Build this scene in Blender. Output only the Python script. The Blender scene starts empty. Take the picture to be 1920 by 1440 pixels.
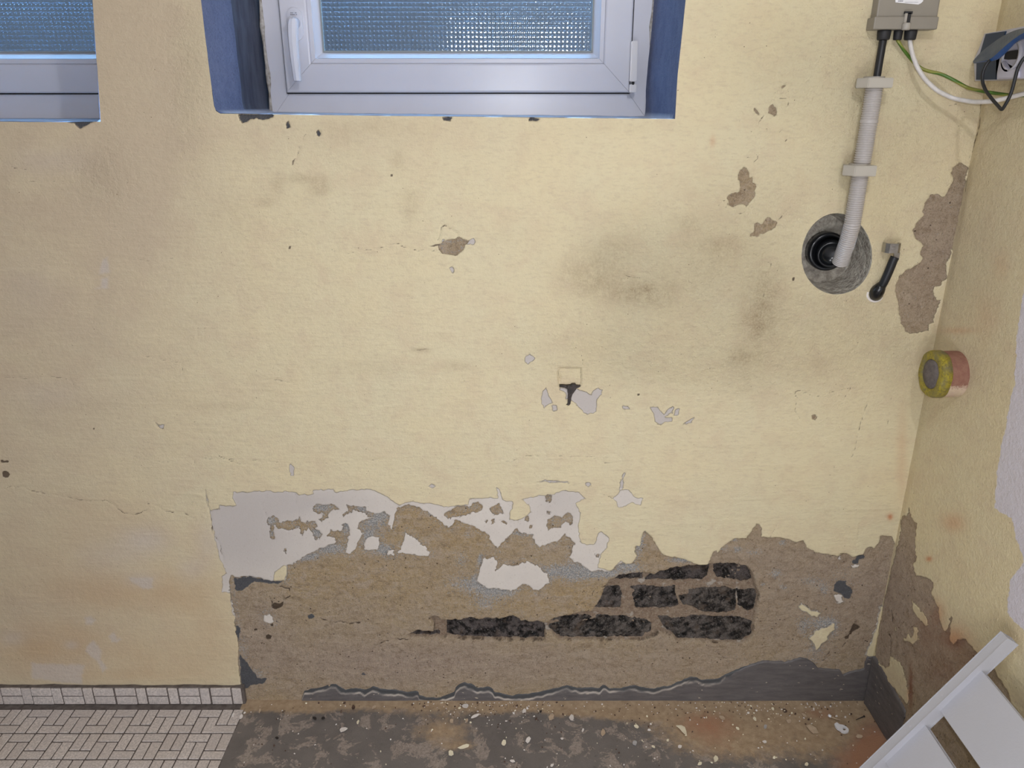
import bpy, bmesh, math, random
import numpy as np
from mathutils import Vector, Matrix

random.seed(7)
S = bpy.context.scene
COL = S.collection
PI = math.pi

# ------------------------------------------------------------------ camera, sky, lamps, exposure
CAM = np.array([0.0, -1.56, 1.42])
PITCH = math.radians(20.0)
FPX = 1442.0
cam_data = bpy.data.cameras.new('camera')
cam_data.sensor_width = 36.0
cam_data.lens = FPX / 1920.0 * 36.0
cam_data.clip_start = 0.01
cam = bpy.data.objects.new('camera', cam_data)
COL.objects.link(cam)
cam.location = CAM
cam.rotation_euler = (PI / 2 - PITCH, 0, 0)
S.camera = cam

W = bpy.data.worlds.new('world')
S.world = W
W.use_nodes = True
bg = W.node_tree.nodes['Background']
bg.inputs['Color'].default_value = (0.33, 0.62, 1.0, 1)
bg.inputs['Strength'].default_value = 13.5


def lamp(name, kind, loc, power, colour, size=0.05, rot=None):
    d = bpy.data.lights.new(name, kind)
    d.energy = power
    d.color = colour
    if kind == 'POINT':
        d.shadow_soft_size = size
    if kind == 'AREA':
        d.size = size
    o = bpy.data.objects.new(name, d)
    o.location = loc
    if rot:
        o.rotation_euler = rot
    COL.objects.link(o)
    return o


LAMP_COLOUR = (0.935, 0.945, 0.985)
lamp('cellar_lamp', 'POINT', (0.32, -1.34, 2.16), 16.5, LAMP_COLOUR, 0.022)        # bulb under the ceiling
lamp('fill_light', 'POINT', (0.04, -1.70, 0.58), 35.0, LAMP_COLOUR, 0.42)          # added soft fill low behind the camera, no lamp known there
lamp('phone_light', 'POINT', (0.02, -1.58, 1.47), 20.0, LAMP_COLOUR, 0.010)

S.view_settings.view_transform = 'Standard'
S.view_settings.look = 'None'
S.view_settings.gamma = 1.0
S.view_settings.use_curve_mapping = False
S.view_settings.exposure = 0.0

# ------------------------------------------------------------------ picture <-> world measurement helpers
_F = np.array([0, math.cos(PITCH), -math.sin(PITCH)])
_U = np.array([0, math.sin(PITCH), math.cos(PITCH)])


def ray(u, v):
    return np.array([(u - 960) / FPX, 0, 0]) + _F + _U * ((720 - v) / FPX)


def onY(u, v, Y=0.0):
    d = ray(u, v)
    return CAM + d * ((Y - CAM[1]) / d[1])


def onX(u, v, X=0.893):
    d = ray(u, v)
    return CAM + d * ((X - CAM[0]) / d[0])


def onZ(u, v, Z=0.0):
    d = ray(u, v)
    return CAM + d * ((Z - CAM[2]) / d[2])


def project(x, y, z):
    dx, dy, dz = x - CAM[0], y - CAM[1], z - CAM[2]
    w = dy * _F[1] + dz * _F[2]
    return 960 + FPX * dx / w, 720 - FPX * (dy * _U[1] + dz * _U[2]) / w


def Z(x0, y0, s, *pts):
    """points read off an enlarged crop that starts at x0, y0"""
    return [(x0 + s * a, y0 + s * b) for a, b in pts]


# ------------------------------------------------------------------ noise
def _hash(ix, iy, seed):
    h = (ix.astype(np.int64) * 374761393 + iy.astype(np.int64) * 668265263 + seed * 974711) & 0xFFFFFFFF
    h = ((h ^ (h >> 13)) * 1274126177) & 0xFFFFFFFF
    h = h ^ (h >> 16)
    return (h & 0xFFFFFF).astype(np.float32) / float(0x7FFFFF) - 1.0


def vnoise(x, y, seed=0):
    x = np.asarray(x, np.float32)
    y = np.asarray(y, np.float32)
    ix, iy = np.floor(x), np.floor(y)
    fx, fy = x - ix, y - iy
    fx = fx * fx * (3 - 2 * fx)
    fy = fy * fy * (3 - 2 * fy)
    a = _hash(ix, iy, seed)
    b = _hash(ix + 1, iy, seed)
    c = _hash(ix, iy + 1, seed)
    d = _hash(ix + 1, iy + 1, seed)
    return (a + (b - a) * fx) * (1 - fy) + (c + (d - c) * fx) * fy


def fbm(x, y, seed=0, octs=4, gain=0.5, turn=True):
    s, amp, t = 0, 1.0, 0
    x, y = np.asarray(x, np.float32), np.asarray(y, np.float32)
    if turn:
        x, y = 0.86 * x + 0.51 * y, -0.51 * x + 0.86 * y
    for i in range(octs):
        s = s + amp * vnoise(x, y, seed + 17 * i)
        t += amp
        amp *= gain
        x, y = (2 * (0.80 * x + 0.60 * y), 2 * (-0.60 * x + 0.80 * y)) if turn else (2 * x, 2 * y)
    return s / t


def sstep(a, b, x):
    t = np.clip((x - a) / (b - a), 0, 1)
    return t * t * (3 - 2 * t)


# ------------------------------------------------------------------ signed distances in the wall's picture frame
def poly_sdf(P, Q, poly, margin=40.0):
    """+ inside, - outside; flat -margin far away"""
    poly = np.asarray(poly, np.float32)
    out = np.full(P.shape, -margin, np.float32)
    lo, hi = poly.min(0) - margin, poly.max(0) + margin
    m = (P > lo[0]) & (P < hi[0]) & (Q > lo[1]) & (Q < hi[1])
    if not m.any():
        return out
    x, y = P[m].astype(np.float32), Q[m].astype(np.float32)
    d2 = np.full(x.shape, margin * margin, np.float32)
    ins = np.zeros(x.shape, bool)
    n = len(poly)
    for i in range(n):
        ax, ay = poly[i]
        bx, by = poly[(i + 1) % n]
        ex, ey = bx - ax, by - ay
        l2 = ex * ex + ey * ey
        if l2 < 1e-9:
            continue
        t = np.clip(((x - ax) * ex + (y - ay) * ey) / l2, 0, 1)
        qx, qy = x - ax - t * ex, y - ay - t * ey
        np.minimum(d2, qx * qx + qy * qy, out=d2)
        if abs(ey) > 1e-9:
            c = ((ay > y) != (by > y)) & (x < ex * (y - ay) / ey + ax)
            ins ^= c
    d = np.sqrt(d2)
    out[m] = np.where(ins, d, -d)
    return out


def line_dist(P, Q, line, margin=12.0):
    line = np.asarray(line, np.float32)
    out = np.full(P.shape, margin, np.float32)
    lo, hi = line.min(0) - margin, line.max(0) + margin
    m = (P > lo[0]) & (P < hi[0]) & (Q > lo[1]) & (Q < hi[1])
    if not m.any():
        return out
    x, y = P[m], Q[m]
    d2 = np.full(x.shape, margin * margin, np.float32)
    for (ax, ay), (bx, by) in zip(line[:-1], line[1:]):
        ex, ey = bx - ax, by - ay
        l2 = ex * ex + ey * ey + 1e-9
        t = np.clip(((x - ax) * ex + (y - ay) * ey) / l2, 0, 1)
        d2 = np.minimum(d2, (x - ax - t * ex) ** 2 + (y - ay - t * ey) ** 2)
    out[m] = np.sqrt(d2)
    return out


def blobs(P, Q, lst):
    s = np.zeros(P.shape, np.float32)
    for cx, cy, rx, ry, a in lst:
        s += a * np.exp(-((P - cx) / rx) ** 2 - ((Q - cy) / ry) ** 2)
    return s


# ------------------------------------------------------------------ materials
class NT:
    def __init__(self, name):
        self.m = bpy.data.materials.new(name)
        self.m.use_nodes = True
        self.t = self.m.node_tree
        self.t.nodes.clear()
        self.out = self.t.nodes.new('ShaderNodeOutputMaterial')
        self._co = None

    def n(self, typ, **kw):
        nd = self.t.nodes.new(typ)
        for k, v in kw.items():
            setattr(nd, k, v)
        return nd

    def set(self, sock, v):
        if isinstance(v, bpy.types.NodeSocket):
            self.t.links.new(v, sock)
        elif isinstance(v, (tuple, list)) and len(v) == 3 and sock.type == 'RGBA':
            sock.default_value = (*v, 1)
        else:
            sock.default_value = v

    def co(self, scale=None):
        if self._co is None:
            self._co = self.n('ShaderNodeTexCoord').outputs['Object']
        if scale is None:
            return self._co
        mp = self.n('ShaderNodeMapping')
        self.set(mp.inputs['Vector'], self._co)
        mp.inputs['Scale'].default_value = scale
        return mp.outputs[0]

    def noise(self, scale, detail=3.0, rough=0.55, vec=None, dist=0.0):
        nd = self.n('ShaderNodeTexNoise')
        self.set(nd.inputs['Vector'], vec if vec is not None else self.co())
        nd.inputs['Scale'].default_value = scale
        nd.inputs['Detail'].default_value = detail
        nd.inputs['Roughness'].default_value = rough
        nd.inputs['Distortion'].default_value = dist
        return nd.outputs['Fac']

    def voro(self, scale, vec=None, feature='F1', out='Distance'):
        nd = self.n('ShaderNodeTexVoronoi', feature=feature)
        self.set(nd.inputs['Vector'], vec if vec is not None else self.co())
        nd.inputs['Scale'].default_value = scale
        return nd.outputs[out]

    def attr(self, name):
        nd = self.n('ShaderNodeAttribute')
        nd.attribute_name = name
        return nd.outputs['Fac']

    def math(self, op, a, b=0.0, clamp=False):
        nd = self.n('ShaderNodeMath', operation=op, use_clamp=clamp)
        self.set(nd.inputs[0], a)
        self.set(nd.inputs[1], b)
        return nd.outputs[0]

    def add(self, a, b): return self.math('ADD', a, b)
    def sub(self, a, b): return self.math('SUBTRACT', a, b)
    def mul(self, a, b, clamp=False): return self.math('MULTIPLY', a, b, clamp)

    def mr(self, v, a, b, c=0.0, d=1.0, smooth=False):
        nd = self.n('ShaderNodeMapRange')
        if smooth:
            nd.interpolation_type = 'SMOOTHSTEP'
        self.set(nd.inputs['Value'], v)
        for k, x in zip(('From Min', 'From Max', 'To Min', 'To Max'), (a, b, c, d)):
            nd.inputs[k].default_value = x
        return nd.outputs[0]

    def mix(self, fac, a, b, mode='MIX'):
        nd = self.n('ShaderNodeMix', data_type='RGBA', blend_type=mode)
        self.set(nd.inputs[0], fac)
        self.set(nd.inputs[6], a)
        self.set(nd.inputs[7], b)
        return nd.outputs[2]

    def bump(self, h, dist, strength=1.0, normal=None):
        nd = self.n('ShaderNodeBump')
        nd.inputs['Strength'].default_value = strength
        nd.inputs['Distance'].default_value = dist
        self.set(nd.inputs['Height'], h)
        if normal is not None:
            self.set(nd.inputs['Normal'], normal)
        return nd.outputs[0]

    def bsdf(self, color, rough=0.6, normal=None, metal=0.0, spec=0.5, **kw):
        nd = self.n('ShaderNodeBsdfPrincipled')
        self.set(nd.inputs['Base Color'], color)
        self.set(nd.inputs['Roughness'], rough)
        self.set(nd.inputs['Metallic'], metal)
        nd.inputs['Specular IOR Level'].default_value = spec
        if normal is not None:
            self.set(nd.inputs['Normal'], normal)
        for k, v in kw.items():
            self.set(nd.inputs[k], v)
        self.t.links.new(nd.outputs[0], self.out.inputs['Surface'])
        return nd


def simple(name, c1, rough=0.5, c2=None, scale=40, bump=0.0, bscale=300, metal=0.0, spec=0.5, **kw):
    t = NT(name)
    col = c1
    if c2 is not None:
        col = t.mix(t.mr(t.noise(scale, 4), 0.35, 0.65), c1, c2)
    nrm = t.bump(t.noise(bscale, 3), bump) if bump else None
    t.bsdf(col, rough, nrm, metal, spec, **kw)
    return t.m


def wall_material(name):
    t = NT(name)
    sy, sw = t.attr('paint'), t.attr('skim')
    fine = t.sub(t.noise(420, 4, 0.7), 0.5)
    mid = t.sub(t.noise(130, 3, 0.6), 0.5)
    # bare brown render
    n1 = t.noise(9, 4, 0.6)
    n2 = t.noise(70, 5, 0.7)
    n3 = t.noise(700, 3, 0.7)
    brown = t.mix(t.mr(n1, 0.38, 0.62), (0.645, 0.495, 0.295), (0.60, 0.468, 0.322))
    brown = t.mix(t.mul(t.attr('ochre'), t.mr(t.noise(38, 4, 0.65), 0.36, 0.58, 0.5, 1)), brown, (0.66, 0.475, 0.245))
    brown = t.mix(t.attr('pinkish'), brown, (0.575, 0.445, 0.345))
    ns = t.noise(24, 6, 0.7, t.co((1, 1, 1.7)), 0.9)
    brown = t.mix(t.mr(ns, 0.50, 0.62, 0, 0.75), brown, (0.70, 0.565, 0.42))
    brown = t.mix(t.mr(ns, 0.36, 0.46, 0.55, 0), brown, (0.42, 0.30, 0.19))
    brown = t.mix(t.mr(n2, 0.50, 0.64, 0, 0.5), brown, (0.66, 0.53, 0.38))
    brown = t.mix(t.mr(n2, 0.36, 0.47, 0.5, 0), brown, (0.31, 0.215, 0.13))
    n4 = t.noise(260, 4, 0.7)
    brown = t.mix(t.mr(n4, 0.56, 0.66, 0, 0.7), brown, (0.72, 0.60, 0.46))
    brown = t.mix(t.mr(n4, 0.34, 0.45, 0.6, 0), brown, (0.33, 0.23, 0.145))
    brown = t.mix(t.mr(n3, 0.58, 0.68, 0, 0.6), brown, (0.74, 0.65, 0.54))
    brown = t.mix(t.mr(n3, 0.33, 0.42, 0.6, 0), brown, (0.14, 0.09, 0.06))
    pits = t.voro(62)
    brown = t.mix(t.mul(t.mr(pits, 0.07, 0.15, 0.9, 0), t.mr(t.noise(31, 2), 0.46, 0.54)), brown, (0.07, 0.042, 0.025))
    brown = t.mix(t.attr('rust'), brown, (0.36, 0.15, 0.085))
    # mortar of the opened-up brickwork
    mortar = t.mix(t.mr(n2, 0.38, 0.62), (0.38, 0.27, 0.185), (0.52, 0.40, 0.285))
    mortar = t.mix(t.mr(n4, 0.36, 0.46, 0.6, 0), mortar, (0.20, 0.125, 0.08))
    mortar = t.mix(t.mr(n4, 0.54, 0.64, 0, 0.6), mortar, (0.60, 0.48, 0.37))
    mortar = t.mix(t.mr(t.noise(45, 3), 0.60, 0.68), mortar, (0.68, 0.61, 0.52))
    hole = t.mr(t.add(t.attr('hole'), t.mul(fine, 2.0)), -0.6, 0.6)
    base = t.mix(hole, brown, mortar)
    # older blue-grey coat left in the pores
    gr = t.attr('greyish')
    gmask = t.mr(t.sub(t.add(gr, t.mul(t.sub(t.noise(230, 6, 0.8), 0.5), 4.6)), 0.62), -0.22, 0.22)
    greyc = t.mix(t.mr(t.noise(330, 4, 0.75), 0.45, 0.56), (0.31, 0.345, 0.37), (0.76, 0.75, 0.73))
    base = t.mix(t.mul(gmask, 0.85), base, greyc)
    dk = t.mr(t.add(t.attr('cement'), t.mul(fine, 4.0)), -0.7, 0.7)
    base = t.mix(dk, base, t.mix(t.mr(n3, 0.4, 0.7), (0.105, 0.11, 0.125), (0.22, 0.22, 0.22)))
    # white skim coat
    wfac = t.mr(t.add(t.add(sw, t.mul(fine, 6.0)), t.mul(mid, 9.0)), -0.6, 0.6)
    white = t.mix(t.mr(t.noise(14, 3), 0.35, 0.65), (0.66, 0.605, 0.54), (0.70, 0.645, 0.57))
    white = t.mix(t.attr('lilac'), white, (0.55, 0.505, 0.465))
    white = t.mix(t.mr(t.noise(260, 3), 0.62, 0.72, 0, 0.4), white, (0.42, 0.37, 0.32))
    c = t.mix(wfac, base, white)
    # yellow wall paint
    yfac = t.mr(t.add(t.add(sy, t.mul(fine, 4.0)), t.mul(mid, 4.0)), -0.6, 0.6)
    y1 = t.noise(5, 4, 0.55)
    yel = t.mix(t.mr(y1, 0.35, 0.65), (0.745, 0.645, 0.415), (0.725, 0.645, 0.43))
    yel = t.mix(t.mr(t.noise(15, 5, 0.65, None, 0.4), 0.47, 0.66, 0, 0.6), yel, (0.68, 0.56, 0.375))
    yel = t.mix(t.mr(t.noise(60, 5, 0.7, t.co((1, 1, 3))), 0.50, 0.68, 0, 0.38), yel, (0.55, 0.45, 0.31))
    yel = t.mix(t.mul(t.attr('wear_and_shade'), 1.0), yel, (0.565, 0.455, 0.325))
    dn = t.mr(t.noise(240, 5, 0.75), 0.38, 0.62)
    dirt = t.attr('dirt')
    yel = t.mix(t.mul(dirt, t.mr(t.add(t.mul(dn, 0.6), t.mul(t.mr(t.noise(34, 5, 0.7), 0.36, 0.60), 0.4)), 0, 1, 0.15, 1.35)), yel, (0.36, 0.265, 0.155))
    yel = t.mix(t.mul(t.attr('damp'), 1.0), yel, (0.56, 0.395, 0.235))
    yel = t.mix(t.attr('pale'), yel, (0.60, 0.53, 0.47))
    yel = t.mix(t.attr('rust'), yel, (0.58, 0.25, 0.12))
    spk = t.voro(52)
    yel = t.mix(t.mul(t.mr(spk, 0.035, 0.06, 1, 0), t.mr(t.noise(6, 2), 0.46, 0.56)), yel, (0.22, 0.15, 0.09))
    c = t.mix(yfac, c, yel)
    newp = t.mr(t.add(t.attr('newwhite'), t.mul(mid, 3.0)), -0.8, 0.8)
    c = t.mix(newp, c, (0.68, 0.645, 0.70))
    ck = t.attr('crack_and_shade')
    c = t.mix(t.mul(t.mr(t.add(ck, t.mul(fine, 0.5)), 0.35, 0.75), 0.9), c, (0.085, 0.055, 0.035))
    # fine relief
    rgh = t.attr('pitted')
    h1 = t.mul(t.add(t.noise(330, 5, 0.7), t.mul(t.noise(120, 4, 0.6), 1.6)), t.mr(rgh, 0, 1, 0.5, 1.7))
    strokes = t.noise(130, 4, 0.65, t.co((0.22, 1, 1.7)))
    hb = t.add(h1, t.mul(strokes, 0.55))
    hr = t.add(t.mul(t.noise(420, 6, 0.75), 4.0), t.add(t.mul(t.noise(110, 5, 0.7), 4.0), t.mul(ns, 3.0)))
    h = t.add(t.mul(hb, yfac), t.mul(hr, t.math('SUBTRACT', 1.0, t.math('MAXIMUM', yfac, t.mul(wfac, 0.92)))))
    h = t.add(h, t.mul(yfac, 0.12))
    nrm = t.bump(h, 0.0020, 0.85)
    rough = t.mr(yfac, 0, 1, 0.9, 0.58)
    t.bsdf(c, rough, nrm, 0, 0.35)
    return t.m


M = {}
M['wall'] = wall_material('cellar_wall')


def brick_material():
    t = NT('sooty_brick')
    n = t.noise(75, 6, 0.75)
    rnd = t.n('ShaderNodeObjectInfo').outputs['Random']
    hi = t.mix(rnd, (0.26, 0.225, 0.195), (0.19, 0.16, 0.15))
    n = t.add(t.mul(n, 0.5), t.mul(t.noise(38, 4, 0.7), 0.5))
    c = t.mix(t.mr(n, 0.44, 0.56), (0.014, 0.013, 0.013), hi)
    c = t.mix(t.mr(t.noise(210, 4, 0.8), 0.60, 0.66), c, (0.55, 0.51, 0.46))
    c = t.mix(t.mr(t.noise(25, 3), 0.58, 0.68, 0, 0.7), c, (0.20, 0.145, 0.105))
    t.bsdf(c, t.mr(t.noise(120, 3), 0.4, 0.6, 0.16, 0.6), t.bump(t.add(t.noise(260, 6, 0.75), t.mul(t.noise(80, 4, 0.7), 1.6)), 0.010), 0, 0.6)
    return t.m


M['brick'] = brick_material()


def paintband_material():
    t = NT('grey_band_paint')
    n = t.noise(18, 4, 0.6, t.co((1, 1, 5)))
    c = t.mix(t.mr(n, 0.35, 0.65), (0.108, 0.100, 0.101), (0.15, 0.138, 0.135))
    c = t.mix(t.mr(t.noise(110, 4, 0.7, t.co((0.4, 0.4, 2))), 0.6, 0.75, 0, 0.5), c, (0.25, 0.22, 0.19))
    c = t.mix(t.mr(t.noise(62, 3, 0.5, t.co((1, 1, 2.6))), 0.70, 0.715), c, (0.52, 0.45, 0.35))
    low = t.attr('upper_coat')
    c = t.mix(t.mr(low, 0.2, -0.2), c, (0.075, 0.078, 0.082))
    rim = t.attr('rim')
    c = t.mix(rim, c, (0.55, 0.49, 0.42))
    t.bsdf(c, 0.5, t.bump(t.noise(160, 4), 0.001), 0, 0.4)
    return t.m


M['band'] = paintband_material()


def reveal_material():
    t = NT('window_reveal_paint')
    c = t.mix(t.mr(t.noise(30, 5, 0.7), 0.35, 0.7), (0.145, 0.172, 0.285), (0.205, 0.235, 0.36))
    c = t.mix(t.mr(t.noise(260, 4, 0.7), 0.54, 0.66, 0, 0.6), c, (0.07, 0.085, 0.12))
    c = t.mix(t.mr(t.noise(330, 4, 0.7), 0.58, 0.68, 0, 0.5), c, (0.36, 0.40, 0.50))
    c = t.mix(t.attr('rear_dark'), c, t.mix(t.mr(t.noise(25, 4, 0.6, t.co((1, 1, .3))), 0.4, 0.6), (0.05, 0.055, 0.075), (0.10, 0.11, 0.14)))
    c = t.mix(t.attr('sill'), c, t.mix(t.mr(t.noise(60, 4), 0.4, 0.65), (0.56, 0.61, 0.70), (0.62, 0.66, 0.74)))
    t.bsdf(c, 0.75, t.bump(t.noise(500, 3), 0.0015), 0, 0.3)
    return t.m


M['reveal'] = reveal_material()


def floor_material():
    t = NT('cellar_floor')
    n1 = t.noise(13, 5, 0.6)
    n2 = t.noise(60, 5, 0.7)
    grey = t.mix(t.mr(n1, 0.35, 0.65), (0.170, 0.153, 0.140), (0.21, 0.188, 0.170))
    grey = t.mix(t.mr(t.noise(16, 5, 0.75, dist=0.5), 0.535, 0.565, 0, 0.85), grey, t.mix(t.mr(t.noise(240, 4), 0.4, 0.6), (0.30, 0.25, 0.21), (0.42, 0.355, 0.30)))
    grey = t.mix(t.mr(n2, 0.28, 0.4, 0.45, 0), grey, (0.075, 0.068, 0.063))
    dust = t.mix(t.mr(n2, 0.35, 0.65), (0.37, 0.265, 0.165), (0.50, 0.375, 0.245))
    d = t.mr(t.add(t.attr('dust'), t.mul(t.sub(t.noise(45, 5, 0.75), 0.5), 0.9)), 0.3, 0.7)
    c = t.mix(d, grey, dust)
    r = t.mr(t.add(t.attr('reddish'), t.mul(t.sub(t.noise(40, 5, 0.7), 0.5), 0.6)), 0.25, 0.85)
    c = t.mix(r, c, (0.42, 0.225, 0.135))
    c = t.mix(t.mr(t.noise(900, 2), 0.66, 0.74, 0, 0.6), c, (0.40, 0.33, 0.25))
    t.bsdf(c, 0.72, t.bump(t.noise(420, 5, 0.7), 0.0016), 0, 0.3)
    return t.m


M['floor'] = floor_material()


def tile_material():
    t = NT('mosaic_tile')
    rnd = t.n('ShaderNodeObjectInfo').outputs['Random']
    geo = t.n('ShaderNodeNewGeometry').outputs['Position']
    c = t.mix(rnd, (0.62, 0.56, 0.52), (0.72, 0.655, 0.605))
    c = t.mix(t.mr(t.noise(210, 4, 0.65, geo), 0.42, 0.58, 0.75, 0), c, (0.44, 0.40, 0.375))
    c = t.mix(t.mr(t.noise(330, 3, 0.6, geo), 0.62, 0.70, 0, 0.7), c, (0.25, 0.22, 0.20))
    c = t.mix(t.mr(t.noise(7, 3, 0.6, geo), 0.45, 0.7, 0, 0.4), c, (0.52, 0.45, 0.39))
    t.bsdf(c, 0.55, t.bump(t.noise(300, 3, 0.5, geo), 0.0006), 0, 0.4)
    return t.m


M['tile'] = tile_material()
M['grout'] = simple('tile_grout', (0.10, 0.082, 0.072), 0.9, (0.17, 0.145, 0.13), 60, 0.001, 500)
M['plain_wall'] = simple('plain_grey_wall', (0.42, 0.41, 0.40), 0.8, (0.38, 0.37, 0.36), 4, 0.001, 200)
M['ceiling'] = simple('ceiling_grey', (0.48, 0.47, 0.46), 0.8)
M['pvc'] = simple('white_window_plastic', (0.80, 0.80, 0.865), 0.28, (0.77, 0.77, 0.83), 8)
M['pvc_dirty'] = simple('old_sealant', (0.62, 0.59, 0.54), 0.6, (0.30, 0.26, 0.22), 90, 0.001, 300)
M['handle'] = simple('white_handle_plastic', (0.82, 0.83, 0.90), 0.25)
M['gasket'] = simple('glazing_gasket', (0.33, 0.36, 0.36), 0.6)
M['dark_gap'] = simple('dark_rubber', (0.02, 0.02, 0.022), 0.6)
M['black_rubber'] = simple('black_rubber_gloss', (0.010, 0.011, 0.013), 0.22, spec=0.6)
M['black_cable'] = simple('black_cable_sheath', (0.012, 0.013, 0.016), 0.45)
M['white_cable'] = simple('white_cable_sheath', (0.72, 0.69, 0.66), 0.45, (0.60, 0.57, 0.54), 60)
M['conduit'] = simple('grey_conduit_plastic', (0.47, 0.44, 0.42), 0.38)
M['clip'] = simple('grey_clip_plastic', (0.47, 0.44, 0.38), 0.45)
M['boxgrey'] = simple('grey_box_plastic', (0.285, 0.26, 0.215), 0.5, (0.27, 0.245, 0.205), 30)
M['boxlight'] = simple('pale_latch_plastic', (0.40, 0.37, 0.325), 0.45)
M['paper'] = simple('white_sticker_paper', (0.82, 0.82, 0.84), 0.5)
M['ink'] = simple('printed_ink', (0.10, 0.10, 0.14), 0.6)
M['steel'] = simple('plated_steel', (0.52, 0.51, 0.48), 0.3, (0.38, 0.37, 0.35), 60, metal=1.0)
M['hinge'] = simple('hinge_cover_steel', (0.72, 0.71, 0.72), 0.28, metal=0.6)
M['iron'] = simple('dark_rusted_iron', (0.020, 0.016, 0.014), 0.42, (0.055, 0.042, 0.036), 120, 0.001, 300, metal=0.4)
M['core'] = simple('cored_concrete', (0.27, 0.24, 0.20), 0.85, (0.50, 0.46, 0.39), 75, 0.0055, 160)
M['navy'] = simple('navy_blue_plastic', (0.012, 0.033, 0.075), 0.4)
M['lid_blue'] = simple('dusty_blue_lid', (0.055, 0.078, 0.115), 0.55, (0.10, 0.125, 0.15), 40)
M['lid_edge'] = simple('bright_blue_lid_edge', (0.012, 0.055, 0.18), 0.3)
M['socket_grey'] = simple('pale_socket_plastic', (0.50, 0.485, 0.52), 0.4)
M['socket_white'] = simple('white_socket_plastic', (0.58, 0.56, 0.64), 0.3)
M['white_wood'] = simple('white_lacquered_wood', (0.475, 0.475, 0.51), 0.38, (0.46, 0.46, 0.49), 6, 0.0003, 200)
M['chip_cream'] = simple('cream_paint_chip', (0.88, 0.82, 0.62), 0.6, (0.80, 0.73, 0.54), 60)
M['chip_white'] = simple('white_paint_chip', (0.84, 0.79, 0.74), 0.6, (0.74, 0.69, 0.63), 60)
M['chip_grey'] = simple('grey_plaster_chip', (0.48, 0.47, 0.47), 0.7, (0.38, 0.37, 0.36), 80)
M['chip_tan'] = simple('tan_plaster_chip', (0.58, 0.45, 0.32), 0.8, (0.47, 0.36, 0.25), 80)
M['chip_brown'] = simple('brown_plaster_crumb', (0.13, 0.075, 0.05), 0.9, (0.07, 0.045, 0.035), 80)
M['chip_dark'] = simple('dark_crumb', (0.03, 0.025, 0.022), 0.9)
M['shaft'] = simple('light_well_concrete', (0.020, 0.025, 0.033), 0.9, (0.010, 0.013, 0.018), 9)
M['outdoor_ground'] = simple('light_well_gravel', (0.07, 0.075, 0.07), 0.95, (0.05, 0.05, 0.048), 60)


def earth_material():
    t = NT('green_yellow_wire_sheath')
    a = t.attr('stripe')
    c = t.mix(t.mr(a, -0.15, 0.15), (0.075, 0.16, 0.018), (0.25, 0.26, 0.05))
    t.bsdf(c, 0.4)
    return t.m


M['earth'] = earth_material()


def stub_material():
    t = NT('painted_clay_pipe')
    red = t.attr('flaking')
    m = t.mr(t.add(red, t.mul(t.sub(t.noise(230, 4, 0.7), 0.5), 0.030)), -0.004, 0.004)
    c = t.mix(m, t.mix(t.mr(t.noise(60, 3), 0.4, 0.6), (0.66, 0.53, 0.37), (0.62, 0.47, 0.36)), t.mix(t.mr(t.noise(120, 3), 0.4, 0.6), (0.26, 0.125, 0.09), (0.30, 0.155, 0.11)))
    t.bsdf(c, 0.75, t.bump(t.noise(300, 4), 0.001), 0, 0.3)
    return t.m


M['stub'] = stub_material()


def yellow_rim_material():
    t = NT('yellow_glazed_rim')
    n = t.noise(150, 5, 0.75, dist=0.6)
    c = t.mix(t.mr(n, 0.35, 0.55), (0.16, 0.14, 0.04), (0.42, 0.34, 0.03))
    c = t.mix(t.mr(t.noise(26, 4, 0.6), 0.46, 0.60, 0, 0.9), c, (0.20, 0.175, 0.085))
    t.bsdf(c, 0.4, t.bump(n, 0.003), 0, 0.5)
    return t.m


M['yrim'] = yellow_rim_material()
M['plug'] = simple('grey_cement_plug', (0.125, 0.11, 0.11), 0.85, (0.19, 0.165, 0.16), 120, 0.001, 300)


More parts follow.
